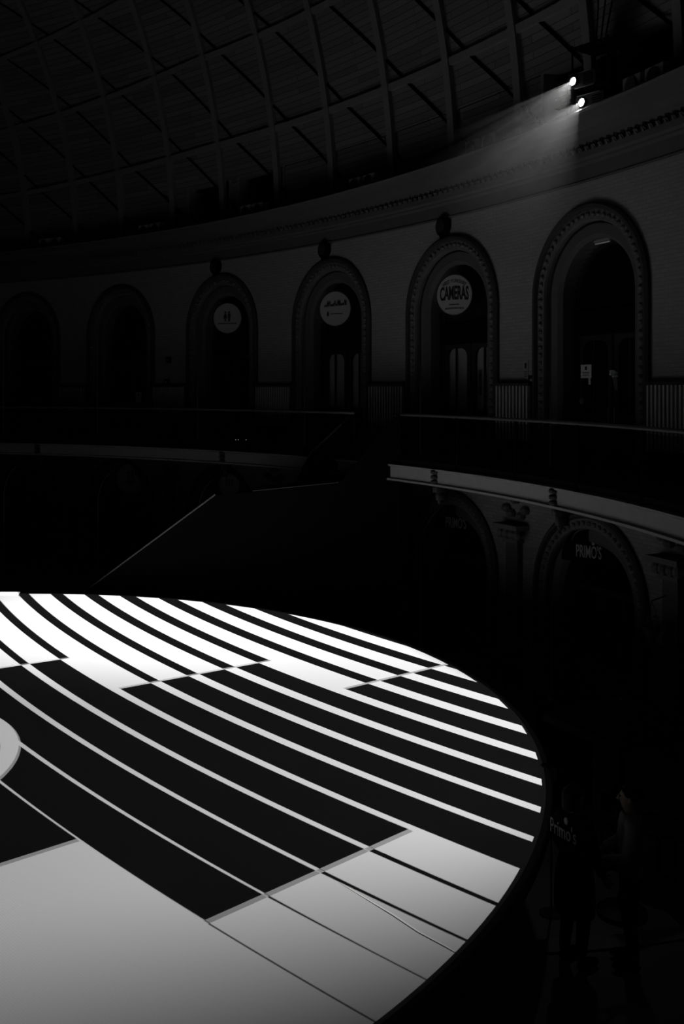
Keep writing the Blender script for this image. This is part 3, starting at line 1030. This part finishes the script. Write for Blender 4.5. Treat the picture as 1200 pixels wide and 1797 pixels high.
# ------------------------------------------------------------------ staircase
st = thing('staircase', 'solid black staircase rising to the gallery behind the round screen', 'staircase', (-2.0, 23.2, 0))
def wx(px, y): return (px - 600) * y / 1797.0
Yn, Yf = 22.40, 23.90          # depth of the near and far sides at the top; the flight leans back to the left
def yp(x, d): return d + 0.12 * (1.27 - x)
def wx(px, d=None):
    k = (px - 600) / 1797.0
    return k * (d + 0.1524) / (1 + 0.12 * k)
x_top_n = wx(702, Yn); x_land_r = wx(594, Yn); x_land_l = wx(378, Yn)
z_land = EYE - 3.12
run_low = 3.9
x_bot = x_land_l - run_low
RAILH = 1.02
b = MB(); b.prism([(x_bot, 0.0), (x_top_n, 0.0), (x_top_n, EYE - 0.55), (x_top_n - 0.06, EYE - 0.55), (x_land_r, z_land + RAILH + 0.02), (x_land_l, z_land + RAILH - 0.28), (x_bot, RAILH)],
                  Yn, Yn + 0.05, lambda a, z, d: (a, yp(a, d), z))
link_mesh('near_side', b, M['black'], st)
xtf = wx(622, Yf)
b = MB(); b.prism([(x_bot, 0), (xtf, 0), (xtf, EYE - 0.55), (wx(545, Yf), EYE - 1.52), (wx(520, Yf), z_land + RAILH - 0.1), (x_land_l, z_land + RAILH - 0.45), (x_bot, RAILH - 0.15)],
                  Yf, Yf + 0.05, lambda a, z, d: (a, yp(a, d), z))
link_mesh('far_side', b, M['black'], st)
b = MB(); b.prism([(x_top_n, 0), (x_top_n, EYE - 0.9), (x_top_n - 0.05, EYE - 0.9), (x_top_n - 0.05, 0)], Yn + 0.05, Yf, lambda a, z, d: (a - (d - Yn) * (x_top_n - xtf) / (Yf - Yn), yp(a, d), z))
link_mesh('end_wall', b, M['black'], st)
nst = 18
for k in range(nst):
    z = z_land * (k + 1) / nst
    a = x_bot + run_low * k / nst
    q = MB(); q.box(a, a + run_low / nst + 0.02, Yn + 0.05, Yf, z - 0.05, z, lambda A, Bq, Cq: (A, yp(A, Bq), Cq))
    link_mesh('step', q, M['dark'], st)
q = MB(); q.box(x_land_l, x_land_r, Yn + 0.05, Yf, z_land - 0.12, z_land, lambda A, Bq, Cq: (A, yp(A, Bq), Cq))
link_mesh('landing', q, M['dark'], st)
n2 = 9
for k in range(n2):
    z = z_land + (Z_GAL - z_land) * (k + 1) / n2
    a = x_land_r - 0.2 + (x_top_n - x_land_r) * k / n2
    q = MB(); q.box(a - (0.4 if k == 0 else 0), a + (x_top_n - x_land_r) / n2 + 0.02, Yn + 0.05, Yf, z - 0.05, z, lambda A, Bq, Cq: (A - (Bq - Yn) * 0.3, yp(A, Bq), Cq))
    link_mesh('step', q, M['dark'], st)
def rail3(pts, r, m, label=None):
    q = MB(); q.tube([(a, yp(a, d), z) for a, d, z in pts], r, 8)
    o = link_mesh('handrail', q, m, st)
    if label: o['label'] = label
rail3([(x_bot, Yn, RAILH + 0.03), (x_land_l, Yn, z_land + RAILH - 0.25)], 0.018, M['handrail_wood'], 'thin handrail')
rail3([(x_land_l + 0.85, Yn, z_land + RAILH - 0.16), (x_land_r, Yn, z_land + RAILH + 0.05)], 0.016, M['dark_metal'])
rail3([(wx(520, Yf), Yf, z_land + RAILH - 0.08), (wx(545, Yf), Yf, EYE - 1.50), (xtf, Yf, EYE - 0.53)], 0.025, M['dark_metal'])

# ------------------------------------------------------------------ little things on the gallery
fr = wframe(ARCH[1])
def sheet(px, H, w_, h_, label, d, cat='notice', name='notice', m='paper', marks=True, group=None):
    ph = phi_of(px, d); f0 = wframe(ph)
    t = thing(name, label, cat, f0(0, EYE + H - h_ / 2, d), group)
    b = MB(); b.box(-w_ / 2, w_ / 2, EYE + H - h_ / 2, EYE + H + h_ / 2, d, d + 0.008, f0)
    link_mesh('sheet', b, M[m], t)
    if marks:
        b = MB(); b.box(-0.03, 0.03, EYE + H + h_ * 0.1, EYE + H + h_ * 0.36, d - 0.004, d, f0)
        for k in range(3): b.box(-w_ * 0.3, w_ * 0.3, EYE + H - h_ * (0.1 + 0.11 * k), EYE + H - h_ * (0.06 + 0.11 * k), d - 0.004, d, f0)
        link_mesh('print', b, M['ink'], t)
    return t
sheet(1028, 0.36, 0.32, 0.27, 'white notice sheet on the left door of the tall dark arch', 0.54)
sheet(1034, 0.17, 0.06, 0.16, 'narrow white slip just under the notice on the tall dark arch door', 0.54, name='paper_slip', marks=False)
sheet(922, 0.40, 0.16, 0.42, 'small grey text plate on the wall left of the tall dark arch', -0.012, m='fascia')
sheet(243, -0.28, 0.28, 0.36, 'pale notice low in the second arch from the left', 0.54)
sheet(842, 0.15, 0.10, 0.6, 'pale narrow poster in the right door of the big-lettered shop', 0.60, name='poster', m='fascia')
# white cup lamp / mark on the door glass
ph = phi_of(1021, 0.53); p = wallpt(ph, EYE - 0.24, 0.53)
b = MB(); b.ball(p, 0.05, 0.05, 0.075, n=8)
o = link_mesh('door_lamp', b, M['fascia'], None, True); rebase(o, p); tag(o, 'small pale oval lamp low on the left door of the tall dark arch', 'lamp')
ph = phi_of(1078, 0.52); p = Vector(wallpt(ph, EYE + 0.30, 0.50))
t = thing('dried_bouquet', 'pale bouquet hanging on the right door of the tall dark arch', 'flowers', tuple(p))
b = MB(); random.seed(2)
for k in range(9):
    b.ball(p + Vector((random.uniform(-.06, .06), random.uniform(-.03, 0), random.uniform(-.05, .08))), 0.035, n=4)
link_mesh('blossoms', b, M['paper'], t)
b = MB()
for k in range(5): b.tube([p + Vector((0.015 * (k - 2), 0, -0.03)), p + Vector((0.03 + 0.02 * k, -0.01, -0.32))], 0.007, 5)
link_mesh('stems', b, M['slat'], t)
# batten lamp at the crown of the tall dark arch
fr = wframe(ARCH[1])
t = thing('batten_lamp', 'unlit white tube lamp under the crown of the tall dark arch', 'lamp', fr(0, A_SP + 0.98, 0.3))
b = MB(); b.box(-0.24, 0.24, A_SP + 1.02, A_SP + 1.07, 0.28, 0.34, fr)
link_mesh('housing', b, M['fascia'], t)
b = MB(); b.tube([fr(-0.22, A_SP + 1.0, 0.31), fr(0.22, A_SP + 1.0, 0.31)], 0.018, 8)
link_mesh('tube', b, M['paper'], t)
# wall boxes
for px, H, s, lab in ((938, 0.19, 0.10, 'small dark alarm box on the wall left of the tall dark arch'), (298, 0.95, 0.09, 'small dark box high on the wall left of the toilet arch'), (295, 0.24, 0.10, 'small dark box low on the wall left of the toilet arch')):
    ph = phi_of(px); f0 = wframe(ph)
    t = thing('wall_box', lab, 'box', f0(0, EYE + H - s, -0.01), 'dark boxes on the gallery wall')
    b = MB(); b.box(-s, s, EYE + H - s, EYE + H + s, -0.09, -0.005, f0); link_mesh('case', b, M['black'], t)
    b = MB(); b.lathe([(0.02, -0.02), (0.03, 0.0), (0.03, 0.02)], f0(0, EYE + H, -0.09), 10, Vector((cos(radians(ph)), sin(radians(ph)), 0)).to_track_quat('Z', 'Y').to_matrix()); link_mesh('button', b, M['slat'], t)
# small indicator lamps seen over the left gallery edge
for px, lab in ((416, 'faint left pair of tiny lamps over the gallery edge left of the stairs'), (434, 'brighter right pair of tiny lamps over the gallery edge left of the stairs')):
    ps = psi_of(px); Y = galpt(ps, 0)[1] + 0.6; X = (px - 600) * Y / 1797; z = EYE - 88.5 * Y / 1797
    t = thing('indicator_lamp', lab, 'lamp', (X, Y, Z_GAL), 'tiny lamps on the gallery floor')
    b = MB(); b.box(X - 0.07, X + 0.07, Y, Y + 0.1, Z_GAL, z + 0.03); link_mesh('stand', b, M['black'], t)
    for q in (-0.035, 0.03):
        b = MB(); b.ball((X + q, Y - 0.005, z), 0.012, n=5); link_mesh('bulb', b, M['led'], t)

# ------------------------------------------------------------------ lower floor: kerb, parasol, tables, people
Z_ST = 0.7
def floor_at(px, y): return ((px - 600) * (EYE - Z_ST) / (y - 683), 1797 * (EYE - Z_ST) / (y - 683))
k0 = [(-16.0, 10.0), (-4.0, 10.1)] + [floor_at(x, y) for x, y in ((935, 1674), (1020, 1670), (1100, 1662), (1205, 1648), (1330, 1628))]
sg = MB()
sg.quadgrid([[(x, 1.5, 0.0), (x, 1.5, Z_ST), (x, y, Z_ST), (x, y, 0.0)] for x, y in k0], close_u=True)
struct('floor_stage', sg, M['floor'])
kb = MB()
kb.quadgrid([[(x, y - 0.02, Z_ST - 0.2), (x, y - 0.02, Z_ST + 0.02), (x + 0.02, y + 0.22, Z_ST + 0.02), (x + 0.02, y + 0.22, Z_ST - 0.2)] for x, y in k0], close_u=True)
struct('trim_%d' % trim_n, kb, M['kerb'])

# parasol
PX, PY = 3.36, 12.3
pz = EYE - 545 * PY / 1797
t = thing('parasol', 'open square black parasol on a thin pole right of the screen', 'parasol', (PX, PY, 0))
b = MB(); b.tube([(PX, PY, 0.05), (PX, PY, pz + 0.02)], 0.025, 10); link_mesh('pole', b, M['dark_metal'], t)
b = MB(); b.lathe([(0.3, 0.0), (0.3, 0.05), (0.06, 0.09), (0.05, 0.25)], (PX, PY, 0), 24); link_mesh('base', b, M['dark_metal'], t)
b = MB(); hw = 0.66
ring = [(-hw, -hw), (hw, -hw), (hw, hw), (-hw, hw)]
rot = radians(28)
def pr_(a, bq, z): return (PX + a * cos(rot) - bq * sin(rot), PY + a * sin(rot) + bq * cos(rot), z)
rows = [[pr_(a * s, c * s, z) for a, c in ring] for s, z in ((1, pz - 0.34), (1.0, pz - 0.24), (0.55, pz - 0.10), (0.03, pz))]
b.quadgrid(rows, close_u=True)
link_mesh('canopy', b, M['black'], t)
for a, c in ring:
    q = MB(); q.tube([pr_(0, 0, pz - 0.05), pr_(a * 0.97, c * 0.97, pz - 0.27)], 0.01, 5); link_mesh('rib', q, M['dark_metal'], t)

def cafe_table(x, y, h, r, label, group=None):
    t = thing('cafe_table', label, 'table', (x, y, 0), group)
    b = MB(); b.lathe([(r - 0.01, h - 0.03), (r, h - 0.02), (r, h), (r - 0.01, h)], (x, y, 0), 28); link_mesh('top', b, M['dark'], t)
    b = MB(); b.tube([(x, y, 0.03), (x, y, h - 0.03)], 0.03, 10); link_mesh('leg', b, M['dark_metal'], t)
    b = MB(); b.lathe([(0.22, 0), (0.22, 0.02), (0.04, 0.05)], (x, y, 0), 20); link_mesh('foot', b, M['dark_metal'], t)
    return t
def cafe_chair(x, y, rz, label):
    t = thing('cafe_chair', label, 'chair', (x, y, 0), 'dark cafe chairs')
    def f(a, bq, z): return (x + a * cos(rz) - bq * sin(rz), y + a * sin(rz) + bq * cos(rz), z)
    b = MB(); b.box(-0.2, 0.2, -0.2, 0.2, 0.43, 0.46, f); link_mesh('seat', b, M['dark'], t)
    b = MB(); b.box(-0.19, 0.19, 0.19, 0.215, 0.60, 0.88, f); link_mesh('backrest', b, M['dark'], t)
    for a in (-0.18, 0.18):
        q = MB(); q.tube([f(a, -0.18, 0), f(a, -0.18, 0.43)], 0.015, 6); link_mesh('leg', q, M['dark_metal'], t)
        q = MB(); q.tube([f(a, 0.22, 0), f(a, 0.19, 0.45), f(a, 0.21, 0.88)], 0.015, 6); link_mesh('leg', q, M['dark_metal'], t)
cafe_table(4.05, 13.1, 0.74, 0.38, 'dark round cafe table beside the parasol pole')
cafe_chair(4.6, 13.3, radians(-70), 'dark cafe chair on the right side of the table by the parasol')
cafe_chair(3.75, 13.7, radians(40), 'dark cafe chair behind the table by the parasol')
# bar table against the pier with bottles and a cup
tx, ty = 3.30, 20.6
cafe_table(tx, ty, 1.02, 0.45, 'dark high table by the pier between the restaurant arches')
random.seed(7)
for k, (dx, dy, hh, lab) in enumerate(((-0.26, -0.1, 0.26, 'leftmost dark bottle on the high table by the pier'), (-0.08, 0.06, 0.22, 'short dark bottle in the middle of the high table'), (0.16, -0.08, 0.28, 'tallest dark bottle at the right of the high table'))):
    t = thing('bottle', lab, 'bottle', (tx + dx, ty + dy, 1.02), 'bottles on the high table')
    b = MB(); b.lathe([(0.035, 0), (0.04, 0.01), (0.04, hh * 0.55), (0.016, hh * 0.75), (0.016, hh * 0.95)], (tx + dx, ty + dy, 1.02), 12); link_mesh('body', b, M['bottle'], t, True)
    b = MB(); b.lathe([(0.019, hh * 0.93), (0.019, hh)], (tx + dx, ty + dy, 1.02), 12); link_mesh('cap', b, M['slat'], t)
    b = MB(); b.lathe([(0.0412, hh * 0.15), (0.0412, hh * 0.42)], (tx + dx, ty + dy, 1.02), 12); link_mesh('paper_label', b, M['fascia'], t)
# serving counter with cup
cx_, cy_ = (975 - 600) * 15.6 / 1797, 15.6
t = thing('counter', 'low dark serving counter just beyond the right rim of the screen', 'counter', (cx_, cy_, 0))
zc = EYE - 551 * 15.6 / 1797
b = MB(); b.box(cx_ - 0.25, cx_ + 0.5, cy_ - 0.2, cy_ + 0.3, 0, zc - 0.04); link_mesh('body', b, M['black'], t)
b = MB(); b.box(cx_ - 0.3, cx_ + 0.55, cy_ - 0.25, cy_ + 0.35, zc - 0.04, zc); link_mesh('top', b, M['black'], t)
t = thing('cup', 'white takeaway cup standing on the dark counter beyond the screen', 'cup', (cx_ - 0.08, cy_, zc))
b = MB(); b.lathe([(0.032, 0), (0.045, 0.11)], (cx_ - 0.08, cy_, zc), 16); link_mesh('body', b, M['white_ceramic'], t, True)
b = MB(); b.lathe([(0.048, 0.108), (0.048, 0.122), (0.04, 0.128)], (cx_ - 0.08, cy_, zc), 16); link_mesh('lid', b, M['dark_metal'], t)
# menu card behind the rim
mx, my = (967 - 600) * 12.3 / 1797, 12.3
zt = EYE - 662 * my / 1797
t = thing('menu_board', 'white menu card on a thin stand behind the right rim of the screen', 'menu', (mx, my, 0))
b = MB(); b.tube([(mx, my, 0), (mx, my, zt - 0.05)], 0.012, 6); b.lathe([(0.14, 0), (0.14, 0.015)], (mx, my, 0), 16); link_mesh('stand', b, M['dark_metal'], t)
b = MB(); b.prism([(-0.05, 0), (0.05, -0.02), (0.03, -0.15), (-0.02, -0.22)], 0, 0.01, lambda a, z, d: (mx + a + 0.02, my - 0.02 + d, zt + 0.0 + z)); link_mesh('card', b, M['paper'], t)
# hanging basket on the right pier
ph = phi_of(1143, -0.45); p = Vector(wallpt(ph, EYE - 3.95, -0.45)); p.z = EYE - 418 * p.y / 1797
t = thing('hanging_basket', 'hanging plant basket in front of the pier at the right edge', 'plant', tuple(p))
b = MB(); b.lathe([(0.03, -0.26), (0.10, -0.16), (0.16, 0.0), (0.17, 0.02)], p, 18); link_mesh('basket', b, M['reveal'], t)
b = MB(); random.seed(5)
for k in range(110):
    a = random.uniform(0, 2 * pi); rr = random.uniform(0, 0.18); c = p + Vector((rr * cos(a), rr * sin(a), random.uniform(-0.02, 0.16)))
    u = Vector((random.uniform(-1, 1), random.uniform(-1, 1), random.uniform(-.4, .8))).normalized(); v = u.orthogonal().normalized()
    L = random.uniform(0.05, 0.09)
    b.quadgrid([[c, c + u * L * .5 - v * L * .25], [c + u * L * .5 + v * L * .25, c + u * L]])
link_mesh('foliage', b, M['leaf'], t)
b = MB()
for k in range(3):
    a = 2 * pi * k / 3
    b.tube([p + Vector((0.16 * cos(a), 0.16 * sin(a), 0.02)), p + Vector((0, 0, 0.45))], 0.005, 5)
b.tube([p + Vector((0, 0, 0.45)), Vector(wallpt(ph, p.z + 0.55, 0.02))], 0.012, 6)
link_mesh('hanger', b, M['dark_metal'], t)

# ---- people
def skinned(name, joints, edges, m, parent, subdiv=2, root=None):
    """joints: {key: (pos, radius)}; a continuous surface over the joints"""
    keys = list(joints); idx = {k: i for i, k in enumerate(keys)}
    me = bpy.data.meshes.new(name)
    me.from_pydata([tuple(joints[k][0]) for k in keys], [(idx[a], idx[b]) for a, b in edges], [])
    ob = bpy.data.objects.new(name, me); C.objects.link(ob)
    md = ob.modifiers.new('skin', 'SKIN')
    if not me.skin_vertices: me.attributes and None
    sv = me.skin_vertices[0].data
    for k in keys:
        r = joints[k][1]
        sv[idx[k]].radius = (r, r) if isinstance(r, (int, float)) else r
        sv[idx[k]].use_root = (k == (root or keys[0]))
    md.use_smooth_shade = True
    ss = ob.modifiers.new('sub', 'SUBSURF'); ss.levels = subdiv; ss.render_levels = subdiv
    dg = bpy.context.evaluated_depsgraph_get(); dg.update()
    m2 = bpy.data.meshes.new_from_object(ob.evaluated_get(dg))
    m2.name = name
    bpy.data.objects.remove(ob); bpy.data.meshes.remove(me)
    for p_ in m2.polygons: p_.use_smooth = True
    m2.materials.clear(); m2.materials.append(m)
    o = bpy.data.objects.new(name, m2); C.objects.link(o); o.parent = parent
    return o

def person(loc, rz, label, top, arms, hair_len, scale=1.0, coat=False):
    """local frame: faces +y, x to its right; arms: dict side -> (elbow, wrist)"""
    t = bpy.data.objects.new('person', None); C.objects.link(t)
    t.location = loc; t.rotation_euler = (0, 0, rz); t.scale = (scale,) * 3
    tag(t, label, 'person')
    J = {'pelvis': ((0, 0, 0.95), (0.15, 0.11)), 'waist': ((0, 0.0, 1.10), (0.135, 0.10)), 'chest': ((0, 0.0, 1.30), (0.16, 0.115)),
         'collar': ((0, -0.01, 1.43), (0.10, 0.08)), 'neck': ((0, 0.0, 1.50), 0.052), 'jaw': ((0, 0.025, 1.57), (0.062, 0.075)),
         'head': ((0, 0.02, 1.65), (0.078, 0.095)), 'crown': ((0, 0.01, 1.71), (0.062, 0.075))}
    E = [('pelvis', 'waist'), ('waist', 'chest'), ('chest', 'collar'), ('collar', 'neck'), ('neck', 'jaw'), ('jaw', 'head'), ('head', 'crown')]
    for sd, sg in (('L', -1), ('R', 1)):
        el, wr = arms[sd]
        J['sh' + sd] = ((sg * 0.18, -0.01, 1.40), 0.062); J['el' + sd] = (el, 0.042); J['wr' + sd] = (wr, 0.028)
        d = (Vector(wr) - Vector(el)).normalized()
        side = Vector((0, 1, 0)) - d * d.y
        side.normalize()
        flat = d.cross(side)
        pm = Vector(wr) + d * 0.06
        J['pm' + sd] = (tuple(pm), (0.036, 0.02))
        E += [('collar', 'sh' + sd), ('sh' + sd, 'el' + sd), ('el' + sd, 'wr' + sd), ('wr' + sd, 'pm' + sd)]
        for q in range(4):
            o_ = (q - 1.5) * 0.020
            L = (0.070, 0.082, 0.076, 0.060)[q]
            a = pm + side * o_ + d * 0.035; b_ = a + d * L * 0.55 + flat * 0.012 * sg; c = b_ + d * L * 0.4 + flat * 0.03 * sg
            for nm, pp, rr in (('a', a, 0.0095), ('b', b_, 0.0085), ('c', c, 0.007)): J['f%s%d%s' % (sd, q, nm)] = (tuple(pp), rr)
            E += [('pm' + sd, 'f%s%da' % (sd, q)), ('f%s%da' % (sd, q), 'f%s%db' % (sd, q)), ('f%s%db' % (sd, q), 'f%s%dc' % (sd, q))]
        a = pm + side * 0.045 - d * 0.015; b_ = a + side * 0.02 + d * 0.045
        J['t%sa' % sd] = (tuple(a), 0.011); J['t%sb' % sd] = (tuple(b_), 0.009)
        E += [('pm' + sd, 't%sa' % sd), ('t%sa' % sd, 't%sb' % sd)]
        J['hp' + sd] = ((sg * 0.10, 0, 0.90), 0.092); J['kn' + sd] = ((sg * 0.11, 0.02, 0.50), 0.06); J['an' + sd] = ((sg * 0.115, -0.03, 0.09), 0.04)
        J['ft' + sd] = ((sg * 0.13, 0.11, 0.04), (0.042, 0.034))
        E += [('pelvis', 'hp' + sd), ('hp' + sd, 'kn' + sd), ('kn' + sd, 'an' + sd), ('an' + sd, 'ft' + sd)]
    body = skinned('body', J, E, M['skin'], t)
    # face
    fb = MB()
    fb.tube([(0, 0.104, 1.66), (0, 0.122, 1.617), (0, 0.106, 1.603)], [0.008, 0.015, 0.011], 8)
    o = link_mesh('nose', fb, M['skin'], None, True); o.parent = t
    for sg in (-1, 1):
        fb = MB(); fb.ball((sg * 0.03, 0.098, 1.655), 0.011, 0.008, 0.007, n=6)
        o = link_mesh('eye', fb, M['ink'], None, True); o.parent = t
        fb = MB(); fb.ball((sg * 0.082, 0.01, 1.63), 0.012, 0.02, 0.032, n=6)
        o = link_mesh('ear', fb, M['skin'], None, True); o.parent = t
    fb = MB(); fb.tube([(-0.022, 0.098, 1.578), (0, 0.106, 1.575), (0.022, 0.098, 1.578)], 0.005, 6)
    o = link_mesh('mouth', fb, M['hair'], None, True); o.parent = t
    # clothes lie a little outside the body surface
    def on_hand(p):
        for sd in 'LR':
            el, wr = Vector(arms[sd][0]), Vector(arms[sd][1])
            d = (wr - el).normalized()
            a_ = (p - wr).dot(d)
            if -0.025 < a_ < 0.26 and (p - wr - d * a_).length < 0.085: return True
        return False
    def on_arm(p):
        for sd in 'LR':
            el, wr = Vector(arms[sd][0]), Vector(arms[sd][1])
            q = el + (wr - el) * max(0, min(1, (p - el).dot(wr - el) / (wr - el).length_squared))
            if (p - q).length < 0.062: return True
        return False
    def garment(name, keep, off, m):
        b_ = bmesh.new(); b_.from_mesh(body.data); b_.normal_update()
        kill = [v for v in b_.verts if not keep(v.co)]
        for v in b_.verts: v.co = v.co + v.normal * off
        bmesh.ops.delete(b_, geom=kill, context='VERTS')
        me_ = bpy.data.meshes.new(name); b_.to_mesh(me_); b_.free()
        for p_ in me_.polygons: p_.use_smooth = True
        me_.materials.append(m)
        o_ = bpy.data.objects.new(name, me_); C.objects.link(o_); o_.parent = t
    garment('coat' if coat else 'jumper', lambda p: 0.90 < p.z < 1.485 and not on_hand(p), 0.020, top)
    garment('trousers', lambda p: 0.07 < p.z < 1.0 and not on_hand(p) and not on_arm(p), 0.013, M['trousers'])
    if coat:
        q = MB()
        q.quadgrid([[(a * cos(2 * pi * k / 28), b2 * sin(2 * pi * k / 28), z) for k in range(28)] for z, a, b2 in ((1.0, 0.185, 0.145), (0.85, 0.215, 0.165), (0.66, 0.225, 0.175), (0.52, 0.22, 0.17))], close_u=True)
        o = link_mesh('coat_skirt', q, top, None, True); o.parent = t
    for sg in (-1, 1):
        fb = MB()
        fb.ball((sg * 0.125, 0.05, 0.05), 0.052, 0.14, 0.055, n=8)
        o = link_mesh('shoe', fb, M['black'], None, True); o.parent = t
    hb = MB()
    rows = []
    for i in range(1, 9):
        a = pi * i / 9 * 0.62
        rows.append([(0.093 * sin(a) * cos(2 * pi * k / 20), -0.008 + 0.110 * sin(a) * sin(2 * pi * k / 20) - (0.02 if i > 4 else 0),
                      1.645 + 0.128 * cos(a) + (0.05 * max(0, sin(2 * pi * k / 20)) if i > 5 else 0)) for k in range(20)])
    if hair_len:
        rows.append([(0.098 * cos(2 * pi * k / 20), -0.03 + 0.10 * min(sin(2 * pi * k / 20), 0.1), 1.645 - hair_len + 0.2 * max(0, sin(2 * pi * k / 20))) for k in range(20)])
    hb.quadgrid(rows, close_u=True); hb.f.append(tuple(range(20)))
    o = link_mesh('hair', hb, M['hair'], None, True); o.parent = t
    return t

pX, pY = floor_at(1008, 1692)
p1 = person((pX, pY, Z_ST), radians(-60), "person in a long black coat with pale lettering across the back, beside the screen rim", M['jersey'],
            {'L': ((-0.26, 0.02, 1.12), (-0.22, 0.16, 0.92)), 'R': ((0.26, 0.02, 1.12), (0.22, 0.16, 0.92))}, 0.12, coat=True)
def back(a, b, d): return Vector((a * 1.0, -0.150 - d - 0.0 + 0.35 * a * a, 1.335 + b))
o = link_mesh('back_print', text_mb("Primo's", 0.15, lambda a, b, d: back(a, b, d + 0.004), width=0.36), M['slat'], None); o.parent = p1
fb = MB(); fb.ball((0.03, -0.135, 1.435), 0.028, 0.012, 0.04, n=8)
o = link_mesh('back_print', fb, M['slat'], None, True); o.parent = p1
p2x, p2y = 2.80, 9.95
person((p2x, p2y, Z_ST), radians(80), 'person in a pale top standing right of the screen, hands held low in front', M['pale_top'],
       {'L': ((-0.25, 0.06, 1.13), (-0.12, 0.26, 1.06)), 'R': ((0.25, 0.06, 1.13), (0.12, 0.26, 1.06))}, 0.0)

# ------------------------------------------------------------------ smoke lit by the projector beams
hm = bpy.data.materials.new('beam_haze'); hm.use_nodes = True
nt = hm.node_tree
nt.nodes.remove(nt.nodes['Principled BSDF'])
vs = nt.nodes.new('ShaderNodeVolumeScatter')
vs.inputs['Anisotropy'].default_value = 0.0
geo = nt.nodes.new('ShaderNodeNewGeometry')
ds = nt.nodes.new('ShaderNodeVectorMath'); ds.operation = 'DISTANCE'
nt.links.new(geo.outputs['Position'], ds.inputs[0]); ds.inputs[1].default_value = (LENS_A + LENS_B) / 2
nb = NB(nt)
fade = nb.m('MAXIMUM', nb.sub(1.0, nb.div(ds.outputs['Value'], 3.3)), 0.0)
nz = nt.nodes.new('ShaderNodeTexNoise'); nz.inputs['Scale'].default_value = 1.6; nz.inputs['Detail'].default_value = 2
nt.links.new(geo.outputs['Position'], nz.inputs['Vector'])
nt.links.new(nb.mul(nb.mul(fade, nb.add(0.55, nb.mul(nz.outputs['Fac'], 0.9))), BEAM_HAZE), vs.inputs['Density'])
nt.links.new(vs.outputs[0], nt.nodes['Material Output'].inputs['Volume'])
bm = bmesh.new()
for L in (LENS_A, LENS_B):
    s0 = L + front(L) * 0.035
    for k in range(24):
        a = 2 * pi * k / 24
        v = Vector((DISC_C[0] + LIT_R * 1.02 * cos(a), DISC_C[1] + LIT_R * 1.02 * sin(a), DISC_Z)) - L
        bm.verts.new(L + v.normalized() * 3.4)
        bm.verts.new(s0 + Vector((0.6 * cos(a), -0.3 * cos(a), sin(a))) * 0.055)
bmesh.ops.convex_hull(bm, input=bm.verts[:])
me = bpy.data.meshes.new('haze'); bm.to_mesh(me); bm.free()
me.materials.append(hm)
ho = bpy.data.objects.new('haze', me); C.objects.link(ho)
tag(ho, 'pale smoke lit in the slanting beams of the two projectors', 'haze', kind='stuff')
